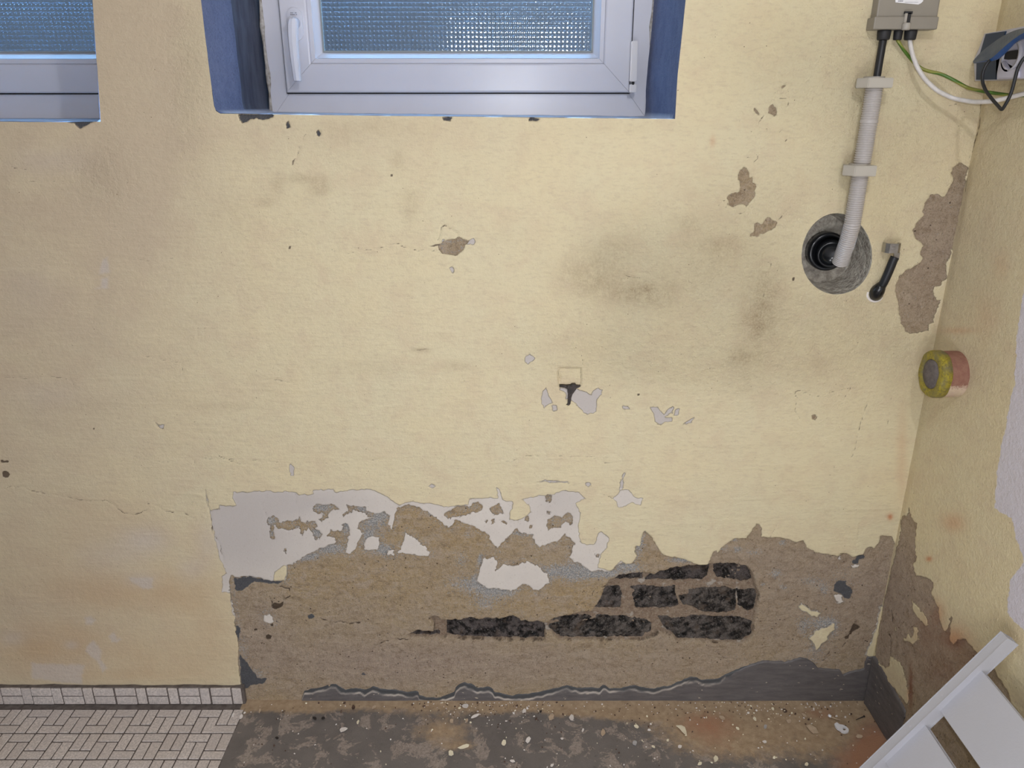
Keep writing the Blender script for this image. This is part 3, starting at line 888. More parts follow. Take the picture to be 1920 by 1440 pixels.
CRACKS = [  # (points, width px, depth mm)
    ([(618, 468), (640, 475), (680, 470), (705, 465), (735, 458), (748, 455)], 1.0, .8),
    ([(750, 459), (768, 465), (785, 471), (796, 467), (815, 470), (826, 475)], 1.2, 1.2), ([(803, 462), (815, 460), (824, 458)], 1.4, 1.6),
    ([(822, 449), (826, 436), (828, 425), (835, 423), (842, 428), (850, 432), (857, 436), (858, 446)], 1.5, 2.2), ([(865, 474), (874, 482), (878, 492)], 1.0, .8),
    (Z(0, 720, .25, (60, 765), (180, 770), (260, 800), (440, 830), (660, 870), (810, 870), (850, 895), (915, 950), (980, 975), (1060, 965), (1105, 935)), 1.2, .9),
    (Z(0, 720, .25, (1110, 885), (1180, 905), (1230, 945), (1340, 960), (1380, 965), (1460, 1000)), 1.0, .9), (Z(0, 720, .25, (1640, 530), (1740, 575), (1840, 600), (1920, 605)), 1.0, .9),
    (Z(0, 720, .25, (1545, 790), (1560, 900), (1590, 1000), (1600, 1120), (1650, 1190), (1680, 1330)), 1.4, .8),
    (Z(0, 720, .25, (1160, 265), (1180, 300), (1225, 335), (1245, 295)), 1.2, .7), (Z(0, 720, .25, (1150, 575), (1290, 582), (1297, 610)), 0.9, .7), (Z(0, 720, .25, (1460, 565), (1468, 632)), 0.9, .7),
    ([(375, 858), (480, 862), (560, 868), (640, 866), (720, 860), (790, 855), (840, 862), (960, 862)], 0.8, .5), (z13((0, 1050), (110, 1015), (400, 1020), (600, 1025), (700, 1065), (900, 1080)), 0.8, .6),
    (Z(1440, 720, .25, (770, 0), (755, 120), (730, 170), (705, 260), (680, 340), (650, 480), (625, 545)), 1.0, .8), (Z(1440, 720, .25, (620, 25), (560, 120), (520, 210)), 0.9, .7),
    (Z(1440, 720, .25, (260, 40), (200, 60), (215, 100), (200, 200), (240, 260)), 1.0, .9), (Z(1440, 720, .25, (215, 95), (280, 65), (340, 95), (440, 70), (600, 30)), 0.9, .7),
    (Z(1440, 720, .25, (930, 10), (920, 120), (890, 310)), 0.8, .6), (Z(1440, 720, .25, (70, 1040), (15, 1145)), 1.0, .7), (Z(1440, 720, .25, (685, 1040), (675, 1120), (662, 1170)), 1.1, .7),
    (z8((970, 530), (910, 600), (880, 640), (840, 700), (830, 790)), 1.1, 1.2), (z8((920, 745), (930, 800), (965, 860), (1020, 905), (1140, 910), (1190, 865), (1240, 855)), 1.2, 1.2),
    (z8((1280, 95), (1180, 120), (1140, 190), (1075, 260), (1090, 300)), 1.0, .9), (z8((1110, 275), (1180, 305), (1280, 312)), 1.0, .9), (z8((1320, 200), (1335, 320), (1310, 430), (1240, 520), (1170, 555)), .9, .8),
    (z8((690, 860), (755, 910), (800, 1010), (770, 1080), (740, 1140)), 1.0, .9), (z8((640, 1300), (700, 1290), (745, 1258), (800, 1275), (805, 1330), (740, 1380)), 1.1, 1.0), (z8((1330, 905), (1315, 970), (1285, 1020)), 1.4, 1.3),
    (z9((290, 660), (220, 680), (160, 760), (160, 820), (210, 850), (280, 790), (300, 720)), 1.0, 1.0), (z9((415, 770), (420, 850), (465, 900), (580, 885), (615, 830), (610, 760)), 1.0, 1.0), (z9((1440, 690), (1310, 840), (1240, 890), (1140, 1040)), 1.0, 1.0),
    ([(1837, 195), (1838, 235), (1830, 262), (1822, 285)], 1.8, 2.0), (Z(1440, 0, .25, (1340, 800), (1440, 770), (1500, 790)), 1.0, .9), (Z(1440, 0, .25, (1535, 1060), (1510, 1130), (1510, 1200), (1480, 1440)), 1.0, .8),
    (Z(480, 0, .25, (375, 1010), (350, 1065)), .9, .5), (Z(480, 0, .25, (330, 1105), (310, 1170), (290, 1200), (278, 1240)), 1.7, 1.3),
    (z14((100, 155), (125, 190), (120, 235), (150, 245), (200, 215), (210, 175), (260, 150), (255, 95), (180, 80)), 1.3, 1.8), (z14((400, 330), (480, 320), (560, 345), (640, 340), (700, 358), (780, 350)), 1.2, 1.3),
    (z14((870, 550), (935, 500), (1000, 480), (1140, 475)), 1.2, 1.5), (z2((1380, 1040), (1430, 980), (1500, 955)), 1.1, 1.2), (z3((0, 755), (100, 740)), 1.0, 1.0), (z3((1060, 1060), (1110, 1095), (1190, 1110), (1240, 1120)), 1.4, 1.6),
    (z4((580, 470), (615, 445), (635, 385), (655, 368), (690, 388)), 2.2, 3.0), (z4((565, 530), (580, 510)), 1.8, 2.0), (z4((410, 640), (450, 590), (460, 570)), 1.6, 2.0), (z6((770, 640), (785, 760), (790, 880), (765, 1060)), 1.2, 1.2),
    (z6((800, 310), (812, 470)), 1.0, 1.0), (z5((0, 738), (130, 698), (270, 748), (430, 712)), 1.2, .8), ([(1047, 697), (1049, 716)], 1.6, 4.0), (z13((350, 360), (530, 355)), .8, .6), (z13((522, 260), (530, 330), (518, 360), (515, 480)), 1.0, .9),
    ([(783, 655), (800, 655)], 1.8, .7), (z1((520, 320), (565, 430)), .8, .5), (z1((775, 250), (805, 430)), .8, .5), ([(1012, 441), (1017, 447)], 1.0, .6), (z13((615, 1285), (680, 1305), (750, 1335)), 1.1, .8), (z13((75, 1222), (100, 1205)), 1.1, .9),
    (Z(0, 230, .20833, (1060, 1222), (1350, 1238), (1600, 1215)), .9, .5), (Z(0, 230, .20833, (60, 525), (380, 525), (600, 522)), .8, .4), (Z(0, 480, .28125, (975, 665), (1215, 710), (1230, 820)), 1.0, .6), (Z(0, 480, .28125, (0, 810), (200, 815), (350, 802), (470, 822), (500, 850)), 1.0, .7),
    (Z(0, 480, .28125, (1245, 390), (1325, 470), (1315, 560)), 1.2, .6), (Z(0, 480, .28125, (1350, 155), (1500, 170), (1610, 210)), .9, .5), (Z(0, 230, .20833, (0, 350), (60, 365), (150, 405), (280, 425)), 1.0, .9),
    (Z(380, 220, .28125, (565, 680), (640, 750), (745, 808)), 1.0, .6), (Z(380, 220, .28125, (660, 170), (700, 90)), .8, .4), (Z(380, 220, .28125, (840, 600), (920, 670)), .9, .5),
    ([(1165, 515), (1180, 518), (1205, 524)], 1.3, .9), ([(1430, 560), (1445, 495), (1412, 475)], 1.0, .5), ([(495, 712), (520, 710), (545, 716), (560, 722)], 1.4, .8), ([(1640, 1106), (1625, 1180), (1646, 1135)], .8, .5),
    (z13((1620, 930), (1640, 1020), (1636, 1065)), 1.0, .6),
]
DIRT = [(1100, 512, 55, 34, .42), (1165, 545, 70, 24, .45), (1225, 553, 45, 22, .40), (1145, 470, 45, 28, .30), (1350, 470, 45, 40, .25), (1420, 600, 34, 55, .55), (1435, 540, 40, 60, .28), (1388, 668, 26, 14, .5), (1300, 520, 110, 60, .20), (1405, 700, 45, 50, .22), (1290, 420, 30, 18, .30),
        (1350, 455, 60, 12, .2), (570, 335, 34, 9, .42), (600, 352, 20, 16, .50), (520, 348, 12, 20, .35), (500, 378, 18, 10, .35), (770, 386, 16, 28, .40), (745, 300, 14, 26, .28), (700, 240, 120, 18, .22), (640, 270, 60, 30, .12), (1200, 240, 120, 16, .14), (700, 690, 90, 16, .18), (790, 655, 18, 4, .5), (860, 685, 30, 10, .3),
        (1600, 560, 60, 25, .22), (1640, 620, 60, 40, .16), (1530, 690, 70, 40, .18), (1655, 440, 30, 60, .18), (1590, 130, 40, 90, .10), (1700, 260, 60, 60, .10), (1480, 360, 80, 60, .10), (1690, 700, 40, 90, .16), (160, 760, 100, 12, .14), (420, 760, 80, 8, .18), (1500, 600, 60, 80, .1), (960, 440, 40, 20, .12), (430, 400, 50, 40, .10), (190, 305, 26, 20, .10), (1310, 360, 40, 60, .08)]
DAMP = [(215, 1110, 110, 34, .55), (110, 1195, 100, 34, .60), (60, 1230, 90, 30, .45), (330, 1110, 80, 60, .40), (300, 1230, 120, 40, .42), (400, 1180, 60, 80, .32), (80, 1080, 120, 60, .25), (300, 1000, 60, 26, .3), (200, 960, 120, 40, .12), (250, 1265, 200, 14, .4), (380, 1040, 26, 34, .3), (140, 1000, 120, 50, .18)]
PALE = [(275, 1010, 46, 26, .55), (390, 1020, 24, 40, .35), (265, 1085, 30, 14, .4), (360, 1065, 26, 20, .35), (25, 1195, 22, 14, .4), (135, 1208, 12, 8, .5), (210, 1040, 60, 30, .25), (90, 740, 80, 26, .18), (100, 300, 70, 26, .22), (60, 540, 60, 60, .14)]
SPOTS = [z6((285, 512), (330, 520), (376, 558), (322, 578), (285, 602), (262, 642), (242, 662), (215, 712), (180, 700), (238, 650), (262, 600)), z1((555, 1325), (575, 1312), (598, 1330), (590, 1350), (560, 1352)), z1((465, 1278), (485, 1270), (490, 1285), (470, 1290)), z1((590, 1240), (605, 1232), (612, 1250), (595, 1255)), z1((600, 1095), (620, 1075), (660, 1085), (685, 1070), (680, 1105), (640, 1120), (610, 1115)),
         Z(0, 720, .25, (13, 565), (25, 562), (40, 572), (60, 566), (74, 570), (70, 584), (50, 582), (30, 586), (16, 580)), Z(0, 720, .25, (28, 650), (50, 645), (70, 655), (82, 672), (72, 692), (50, 696), (30, 688), (26, 668)),
         [(176, 801), (179, 801), (179, 804), (176, 804)], [(733, 327), (737, 327), (737, 331), (733, 331)], [(542, 462), (546, 460), (546, 466), (542, 466)], [(1484, 520), (1489, 518), (1488, 525), (1484, 525)], [(1194, 738), (1199, 737), (1198, 741), (1195, 741)]]
RUST = [(1668, 968, 5, 6, 1.0), (1744, 1048, 6, 5, .9), (1790, 980, 22, 18, .45), (1310, 258, 0.1, 0.1, 0), (1335, 265, 5, 10, .35), (1800, 620, 30, 6, .35), (1880, 500, 16, 30, .18), (1850, 590, 20, 40, .16), (1690, 850, 10, 90, .22)]
GREYISH = [(620, 1030, 26, 10, 1.0), (650, 985, 12, 14, .8), (700, 985, 22, 18, .75), (715, 965, 14, 10, .9), (690, 1015, 10, 16, .85), (605, 950, 16, 9, .8), (680, 955, 14, 6, .8), (590, 975, 14, 8, .5), (595, 1000, 10, 10, .9), (580, 1045, 24, 7, .9), (720, 1030, 16, 12, .9), (510, 975, 9, 8, .9), (508, 1000, 5, 10, .7),
           (880, 1095, 40, 18, .72), (930, 1110, 40, 22, .75), (905, 1135, 20, 14, .5), (865, 1050, 14, 16, .55), (877, 1003, 6, 5, .8), (1040, 1070, 26, 14, .8), (1075, 1075, 26, 18, .9), (1100, 1075, 20, 10, .9), (1135, 1078, 26, 7, 1.0), (1180, 1066, 26, 12, .95), (1200, 1018, 10, 22, .9), (1275, 1050, 24, 6, 1.0), (990, 1000, 26, 5, .7), (820, 955, 18, 10, .7), (900, 1050, 6, 12, .8),
           (1377, 1010, 7, 5, 1.0), (1382, 1030, 8, 6, .9), (1355, 1028, 12, 8, .55), (1467, 1018, 8, 5, .8), (1455, 1075, 12, 9, .75), (1470, 1100, 9, 5, .7), (1520, 1090, 20, 10, .6), (1545, 1105, 10, 12, .7), (1430, 1095, 6, 4, .7), (1540, 1168, 30, 14, .78), (1505, 1175, 12, 18, .6), (1530, 1215, 20, 20, .6), (1560, 1180, 14, 20, .7), (1410, 1035, 20, 8, .5), (1580, 1085, 30, 24, .3), (1500, 1240, 40, 8, .5), (480, 1268, 20, 18, .6), (460, 1225, 8, 30, .45), (870, 945, 30, 6, .4), (1060, 940, 60, 20, .12)]
PITTED = [(1300, 560, 200, 150, 1.0), (1500, 120, 200, 150, .8), (1400, 420, 120, 120, .6), (1650, 300, 120, 200, .75), (1250, 660, 220, 60, .8), (1600, 620, 150, 120, .7), (360, 130, 40, 150, .6), (1180, 480, 90, 90, .6), (190, 330, 50, 60, .5)]


def layer_fields(P, Q, side):
    """all the colour and relief fields of one wall; P, Q are the wall points measured in the picture"""
    wx = P + 2.2 * fbm(P / 16, Q / 16, 3) + 1.3 * vnoise(P / 4.5, Q / 4.5, 5)
    wy = Q + 2.2 * fbm(P / 16, Q / 16, 11) + 1.3 * vnoise(P / 4.5, Q / 4.5, 13)
    A = {}
    if side == 'back':
        rem = poly_sdf(wx, wy, REMOVED, 60)
        brn = poly_sdf(wx, wy, BROWN, 60)
        sw = -brn
        for s in BROWN_SPOTS:
            sw = np.minimum(sw, -poly_sdf(wx, wy, s, 30))
        for s in WHITE_ISLES:
            sw = np.maximum(sw, poly_sdf(wx, wy, s, 30))
        sy = -rem
        cut = np.full(P.shape, -40, np.float32)
        for s in UPPER:
            d = poly_sdf(wx, wy, s, 40)
            cut = np.maximum(cut, d)
        sy = np.minimum(sy, -cut)
        sw = np.minimum(sw, -cut - 1.5)
        for s in CHIPS:
            sy = np.minimum(sy, -poly_sdf(wx, wy, s, 30))
        cem = np.full(P.shape, -40, np.float32)
        for s in CEMENT:
            cem = np.maximum(cem, poly_sdf(wx, wy, s, 40))
        sy = np.where(Q < 300, np.minimum(sy, -cem), sy)
        sw = np.minimum(sw, -cem)
        for s in YELLOW_ISLES:
            d = poly_sdf(wx, wy, s, 30)
            sy = np.maximum(sy, d)
            sw = np.maximum(sw, d + 1.5)
        hole = poly_sdf(wx, wy, HOLE, 30)
        slot = poly_sdf(P, Q, SLOT, 20)
        A['lilac'] = np.clip(blobs(P, Q, [(450, 1000, 130, 90, 1), (560, 940, 150, 26, .8), (1050, 935, 60, 40, .6)]) + (Q < 915) * 1.0, 0, 1)
        newwhite = np.full(P.shape, -30, np.float32)
    else:
        rem = poly_sdf(wx, wy, R_REMOVED, 60)
        sy = -rem
        sw = np.full(P.shape, -30, np.float32)
        for s in R_YELLOW:
            d = poly_sdf(wx, wy, s, 30)
            sy = np.maximum(sy, d)
        cem = np.full(P.shape, -30, np.float32)
        hole = np.full(P.shape, -30, np.float32)
        slot = hole
        A['lilac'] = np.zeros(P.shape, np.float32)
        newwhite = poly_sdf(wx, wy, R_NEWWHITE, 40)
    crack_and_shade = np.zeros(P.shape, np.float32)
    dep = np.zeros(P.shape, np.float32)
    jx, jy = P + 1.4 * vnoise(P / 6, Q / 6, 31), Q + 1.4 * vnoise(P / 6, Q / 6, 37)
    for line, wd, mm in CRACKS:
        d = line_dist(jx, jy, line)
        g = np.exp(-(d / (wd * 1.15)) ** 2)
        br = 0.72 + 0.5 * vnoise(P / 7, Q / 7, 41)
        crack_and_shade = np.maximum(crack_and_shade, g * br * min(1.0, 0.45 + 0.35 * mm))
        dep = np.maximum(dep, g * mm)
    if side == 'back':
        for s in SPOTS:
            crack_and_shade = np.maximum(crack_and_shade, 0.95 * sstep(-1.5, 0.8, poly_sdf(P, Q, s, 12)))
    A['paint'], A['skim'], A['hole'], A['cement'] = sy, sw, hole, cem
    A['newwhite'] = newwhite
    A['crack_and_shade'] = crack_and_shade
    A['dirt'] = np.clip(blobs(P, Q, DIRT) * (0.85 + 0.4 * fbm(P / 22, Q / 22, 51)), 0, 0.9)
    A['damp'] = np.clip(blobs(P, Q, DAMP) * (0.9 + 0.3 * fbm(P / 40, Q / 30, 52)), 0, 0.85)
    pale = blobs(P, Q, PALE)
    if side == 'back':
        for s in PALE_POLY:
            pale = np.maximum(pale, 0.72 * sstep(-3, 3, poly_sdf(wx, wy, s, 20)))
    A['pale'] = np.clip(pale, 0, 0.9)
    A['rust'] = np.clip(blobs(P, Q, RUST + R_RUST), 0, 1) if side == 'right' else np.clip(blobs(P, Q, RUST), 0, 1)
    A['greyish'] = np.clip(blobs(P, Q, GREYISH) + 0.35 * np.exp(-((sw + 5) / 5) ** 2) * (side == 'back') * (P < 1250), 0, 1)
    pit = np.clip(blobs(P, Q, PITTED), 0, 1) if side == 'back' else np.full(P.shape, .26, np.float32)
    A['pitted'] = pit
    A['pinkish'] = np.clip(blobs(P, Q, [(700, 1240, 260, 50, .9), (1100, 1250, 300, 40, .5), (1500, 1100, 200, 120, .6), (1750, 450, 90, 220, .8), (1720, 1150, 120, 160, .8), (480, 1170, 60, 60, .4)]), 0, 1)
    A['ochre'] = np.clip(blobs(P, Q, [(790, 985, 90, 40, 1), (560, 985, 60, 20, 1), (900, 1000, 130, 50, .7), (1000, 1130, 220, 40, .75), (720, 1080, 200, 50, .6), (880, 945, 70, 20, .9), (1230, 1040, 60, 30, .6), (1100, 1110, 80, 40, .6), (600, 1090, 90, 50, .35)]) * (side == 'back'), 0, 1)
    A['wear_and_shade'] = np.clip(blobs(P, Q, [(-20, 500, 370, 900, .8), (260, 60, 120, 280, .7), (250, 420, 110, 200, .35), (700, 250, 300, 50, .3), (1850, 500, 120, 500, .32), (140, 1170, 260, 120, .45)]) * (0.9 + 0.35 * fbm(P / 60, Q / 40, 57)), 0, 0.8)  # shade of the dim left side painted into the colour, with older duller paint
    # relief in millimetres, out of the wall
    px = sstep(-1.3, 1.3, sy)
    pw = sstep(-1.3, 1.3, sw)
    h = 2.3 * np.maximum(pw, px) + 0.75 * px
    rough = 1.1 * fbm(P / 9, Q / 7, 61, 3) + 2.4 * fbm(P / 60, Q / 40, 62, 3)
    bare = (1 - px) * (1 - pw)
    h += bare * (rough + 1.1 * fbm(P / 34 + 0.4 * fbm(P / 30, Q / 30, 67), Q / 9, 68, 3, 0.55, False) + 0.9 * fbm(P / 4.2, Q / 3.4, 66, 2))
    und = 3.0 * fbm(P / 220, Q / 220, 71, 3)
    lump = fbm(P / 11, Q / 9, 73, 3)
    h += und * 0.6 + px * ((0.22 + 0.85 * pit) * lump + 0.9 * fbm(P / 38, Q / 24, 79, 3) + 1.3 * np.clip(fbm(P / 70, Q / 9 + 0.6 * fbm(P / 80, Q / 50, 86), 84, 2, 0.5, False) - 0.30, 0, 1))
    h += px * (1 - 0.6 * pit) * 0.22 * fbm(P / 60 + 0.5 * fbm(P / 90, Q / 40, 76), Q / 6.5 + 0.8 * fbm(P / 120, Q / 60, 78), 75, 2, 0.5, False)
    pits = np.clip(vnoise(P / 5.2, Q / 5.2, 77) - 0.62, 0, 1) * px * pit
    h -= pits * 3.0
    h -= dep
    if side == 'back':
        hm = sstep(-1.6, 1.6, hole)
        h = h * (1 - hm) + hm * (-17.0 + 3.0 * fbm(P / 18, Q / 9, 81, 3))
        sm = sstep(-1.2, 1.2, slot)
        h -= sm * 4.5
        ed = np.exp(-((hole + 0.5) / 1.5) ** 2) * np.clip(0.55 + 0.9 * vnoise(P / 11, Q / 11, 83), 0, 1)  # dark line painted round the brick opening in place of its edge shadow
        A['crack_and_shade'] = np.maximum(A['crack_and_shade'], ed * 0.75)
        # the worn ridge of plaster left round the conduit entry and along the corner
        h += 3.5 * np.exp(-((P - 1567) / 115) ** 2 - ((Q - 475) / 130) ** 2)
    return A, h


R_REMOVED = ([(1690, 1000), (1690, 975)] + z5((945, 250), (960, 200), (985, 180), (1015, 200), (1035, 150), (1050, 90), (1055, 150), (1085, 175), (1075, 215), (1110, 270), (1155, 312), (1140, 450), (1128, 600), (1145, 800), (1110, 830), (1110, 870), (1140, 990), (1160, 1012), (1280, 1025), (1340, 1060), (1385, 1100), (1385, 1170), (1360, 1225), (1365, 1280), (1385, 1340))
             + z4((1250, 150), (1255, 190), (1282, 240), (1292, 300), (1305, 375), (1342, 412), (1362, 385), (1372, 330), (1382, 305), (1392, 315), (1375, 370), (1368, 480), (1395, 522), (1430, 480), (1490, 475), (1505, 505), (1535, 530), (1565, 570), (1660, 650), (1690, 680), (1720, 735), (1760, 800), (1815, 880), (1840, 965), (1920, 1070))
             + [(1990, 1450), (1990, 1600), (1560, 1600), (1600, 1380), (1641, 1230), (1660, 1120), (1676, 1054)])
R_YELLOW = [
    z6((1068, 160), (1110, 200), (1150, 240), (1185, 270), (1230, 345), (1300, 435), (1305, 500), (1285, 530), (1215, 470), (1195, 480), (1160, 390), (1105, 290)),
    z6((955, 685), (1000, 700), (1040, 640), (1085, 690), (1110, 650), (1115, 525), (1170, 545), (1175, 670), (1190, 725), (1140, 740), (1110, 785), (1060, 750), (1000, 735)),
    z6((570, 930), (640, 1010), (740, 1090), (790, 1060), (792, 930), (840, 945), (880, 990), (970, 1075), (1000, 1200), (1030, 1290), (1050, 1440), (1050, 1560), (1020, 1600), (960, 1500), (900, 1420), (780, 1280), (690, 1110)),
    z6((865, 540), (885, 540), (882, 600), (868, 600)),
]
R_NEWWHITE = [(1906, 700), (1906, 720), (1897, 750), (1893, 774), (1888, 810), (1880, 840), (1875, 872), (1871, 905), (1869, 937), (1867, 953), (1876, 958), (1890, 966), (1900, 974), (1905, 990), (1908, 1012), (1914, 1030), (1922, 1045), (1920, 1060), (1900, 1080), (1896, 1090), (1893, 1120), (1893, 1152), (1900, 1160), (1911, 1171), (1930, 1190), (2300, 1400), (2600, 1200), (2600, 400), (1930, 500), (1912, 620)]
R_RUST = [(1790, 1200, 30, 24, .7), (1760, 1150, 14, 24, .5), (1830, 1240, 30, 20, .4), (1735, 1190, 20, 40, .35), (1708, 1290, 4, 40, .9), (1770, 1260, 40, 30, .35), (1850, 720, 1, 1, 0)]

# openings of the two windows in the wall plane (x, z)
def q_(u, v):
    p = onY(u, v)
    return (p[0], p[2])


OPEN_1 = [(-1.66, 1.389), q_(0, 228), q_(80, 229), q_(190, 228), q_(186, 160), q_(180, 80), q_(175, 0), (-0.760, 2.0), (-1.66, 2.0)]
OPEN_2 = [q_(414, 213), q_(700, 217), q_(1000, 220), q_(1265, 223), q_(1270, 140), q_(1279, 60), q_(1285, 0), (0.322, 2.0), (-0.569, 2.0), q_(378, 0), q_(386, 70), q_(396, 150), q_(402, 198), q_(406, 208)]


def snap_boundary(X, Zg, drop, polys):
    """move the grid points on the rim of a dropped area onto the true outline"""
    nr, nc = X.shape
    kept = np.zeros((nr, nc), bool)
    gone = np.zeros((nr, nc), bool)
    for di in (0, 1):
        for dj in (0, 1):
            kept[di:nr - 1 + di, dj:nc - 1 + dj] |= ~drop
            gone[di:nr - 1 + di, dj:nc - 1 + dj] |= drop
    rim = kept & gone
    I, J = np.where(rim)
    x, z = X[I, J], Zg[I, J]
    best = np.full(x.shape, 1e9)
    nx, nz = x.copy(), z.copy()
    for poly in polys:
        n = len(poly)
        for i in range(n):
            (ax, az), (bx_, bz) = poly[i], poly[(i + 1) % n]
            ex, ez = bx_ - ax, bz - az
            t = np.clip(((x - ax) * ex + (z - az) * ez) / (ex * ex + ez * ez + 1e-12), 0, 1)
            qx, qz = ax + t * ex, az + t * ez
            d = (x - qx) ** 2 + (z - qz) ** 2
            m = d < best
            best[m], nx[m], nz[m] = d[m], qx[m], qz[m]
    ok = best < 0.012 ** 2
    X[I[ok], J[ok]] = nx[ok]
    Zg[I[ok], J[ok]] = nz[ok]


def build_back_wall():
    xs = axis_lines([(-2.2, -1.66, 0.06), (-1.66, -1.34, 0.008), (-1.34, 0.8930, 0.0025), (0.8930, 0.93, 0.01)])
    zs = axis_lines([(-0.03, 0.0, 0.01), (0.0, 1.63, 0.0025), (1.63, 2.0, 0.01), (2.0, 2.35, 0.05)])
    X, Zg = np.meshgrid(xs, zs)
    P, Q = project(X, np.zeros_like(X), Zg)
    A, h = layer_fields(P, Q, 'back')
    cx = 0.25 * (X[:-1, :-1] + X[1:, :-1] + X[:-1, 1:] + X[1:, 1:])
    cz = 0.25 * (Zg[:-1, :-1] + Zg[1:, :-1] + Zg[:-1, 1:] + Zg[1:, 1:])
    core_w = [q_(u, v) for u, v in CORE]
    polys = [OPEN_1, OPEN_2, core_w]
    drop = np.zeros(cx.shape, bool)
    for p in polys:
        drop |= poly_sdf(cx, cz, p, 0.05) > 0
    X2, Z2 = X.copy(), Zg.copy()
    snap_boundary(X2, Z2, drop, polys)
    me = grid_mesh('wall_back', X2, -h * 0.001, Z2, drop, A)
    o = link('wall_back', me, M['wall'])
    tag(o, kind='structure')
    return o


wall_back = build_back_wall()


def build_right_wall():
    ys = axis_lines([(-3.0, -0.75, 0.05), (-0.75, 0.0, 0.0025), (0.0, 0.04, 0.01)])
    zs = axis_lines([(-0.03, 0.0, 0.01), (0.0, 1.66, 0.0025), (1.66, 2.35, 0.05)])
    Yg, Zg = np.meshgrid(ys, zs)
    ok = Yg > -1.3
    P, Q = project(np.full_like(Yg, 0.893), np.where(ok, Yg, -1.3), Zg)
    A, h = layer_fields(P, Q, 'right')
    near = sstep(-1.0, -0.85, Yg)
    h = h * near * (1 - sstep(-0.03, 0.0, Yg)) + 3.0 * (1 - near)
    for k in ('paint', 'newwhite'):
        A[k] = np.where(Yg < -0.75, 20.0, A[k])
    for k in ('dirt', 'damp', 'rust', 'crack_and_shade', 'pale', 'hole', 'greyish', 'cement'):
        A[k] = A[k] * (near if k not in ('hole', 'cement') else 1.0)
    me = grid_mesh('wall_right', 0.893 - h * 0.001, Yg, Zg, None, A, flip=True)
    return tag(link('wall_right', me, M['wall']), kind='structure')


wall_right = build_right_wall()

# plain rest of the room, behind the photographer
for nm, lo, hi, mt in (('wall_left', (-2.25, -3.0, 0), (-2.2, 0.0, 2.35), 'plain_wall'), ('wall_front', (-2.25, -3.05, 0), (0.95, -3.0, 2.35), 'plain_wall'), ('ceiling', (-2.25, -3.05, 2.35), (0.95, 0.45, 2.40), 'ceiling')):
    tag(obj(nm, box(lo, hi), M[mt]), kind='structure')


# ------------------------------------------------------------------ bricks in the opened patch
def relief_patch(name, poly, plane_off, depth, mat, parent, step=1.7, seed=0, edge=6.0, rough=3.0, fine=1.8, warp=2.6, grow=1.8):
    """a lump with this outline on the back wall: rounded, rough front, sides running back into the wall"""
    poly = np.asarray(poly, float)
    lo, hi = poly.min(0) - 6, poly.max(0) + 6
    us = np.arange(lo[0], hi[0] + step, step)
    vs = np.arange(lo[1], hi[1] + step, step)
    Pg, Qg = np.meshgrid(us, vs)
    wx = Pg + warp * fbm(Pg / 8, Qg / 8, 90 + seed)
    wy = Qg + warp * fbm(Pg / 9, Qg / 9, 95 + seed)
    sd = poly_sdf(wx, wy, poly, 30) + grow
    r = np.clip(sd / edge, -0.3, 1)
    prof = np.sqrt(np.clip(1 - (1 - np.clip(r, 0, 1)) ** 2, 0, 1))
    out = plane_off * 1000 - (1 - prof) * 5.0 + rough * fbm(Pg / 12, Qg / 8, 200 + seed, 3) + fine * fbm(Pg / 4, Qg / 4, 300 + seed, 2)
    out = np.where(sd < 0, -depth * 1000, out)
    # world position of each lattice point, on its own depth plane
    dx = (Pg - 960) / FPX
    k = (720 - Qg) / FPX
    dy = _F[1] + _U[1] * k
    dz = _F[2] + _U[2] * k
    t = (0 - CAM[1]) / dy
    X, Zw = dx * t, CAM[2] + dz * t
    keep = sd > -1.5 * step
    drop = ~(keep[:-1, :-1] & keep[1:, :-1] & keep[:-1, 1:] & keep[1:, 1:])
    me = grid_mesh(name, X, -out * 0.001, Zw, drop, None, smooth=True)
    return link(name, me, mat, parent)


BRICKS = [
    [(767, 1193), (777, 1185), (790, 1184), (800, 1186), (812, 1189), (822, 1189), (824, 1195), (800, 1196), (780, 1196)],
    [(838, 1164), (870, 1163), (900, 1162), (960, 1160), (1000, 1166), (1020, 1168), (1021, 1200), (960, 1201), (900, 1199), (860, 1198), (838, 1192)],
    [(1034, 1166), (1060, 1162), (1120, 1160), (1180, 1164), (1215, 1170), (1223, 1176), (1221, 1190), (1205, 1199), (1150, 1202), (1050, 1201), (1036, 1194), (1030, 1182)],
    [(1238, 1164), (1250, 1164), (1262, 1168), (1300, 1162), (1350, 1164), (1400, 1166), (1412, 1172), (1411, 1192), (1395, 1204), (1372, 1207), (1350, 1204), (1300, 1202), (1272, 1202), (1262, 1190), (1248, 1182)],
    [(1116, 1145), (1124, 1128), (1132, 1108), (1164, 1107), (1167, 1120), (1164, 1144), (1140, 1145)],
    [(1184, 1108), (1200, 1105), (1230, 1108), (1266, 1106), (1270, 1125), (1274, 1140), (1262, 1145), (1230, 1146), (1196, 1144), (1188, 1130)],
    [(1278, 1124), (1292, 1122), (1296, 1113), (1330, 1109), (1360, 1108), (1382, 1114), (1380, 1150), (1345, 1154), (1318, 1152), (1300, 1140), (1282, 1138)],
    [(1384, 1112), (1400, 1114), (1419, 1110), (1421, 1124), (1416, 1148), (1404, 1150), (1388, 1140)],
    [(1148, 1090), (1160, 1083), (1182, 1079), (1207, 1077), (1206, 1089), (1180, 1090)],
    [(1212, 1090), (1226, 1080), (1250, 1070), (1290, 1062), (1332, 1060), (1327, 1082), (1318, 1091), (1270, 1091)],
    [(1341, 1076), (1342, 1061), (1370, 1060), (1398, 1063), (1408, 1075), (1413, 1092), (1390, 1094), (1350, 1088)],
]
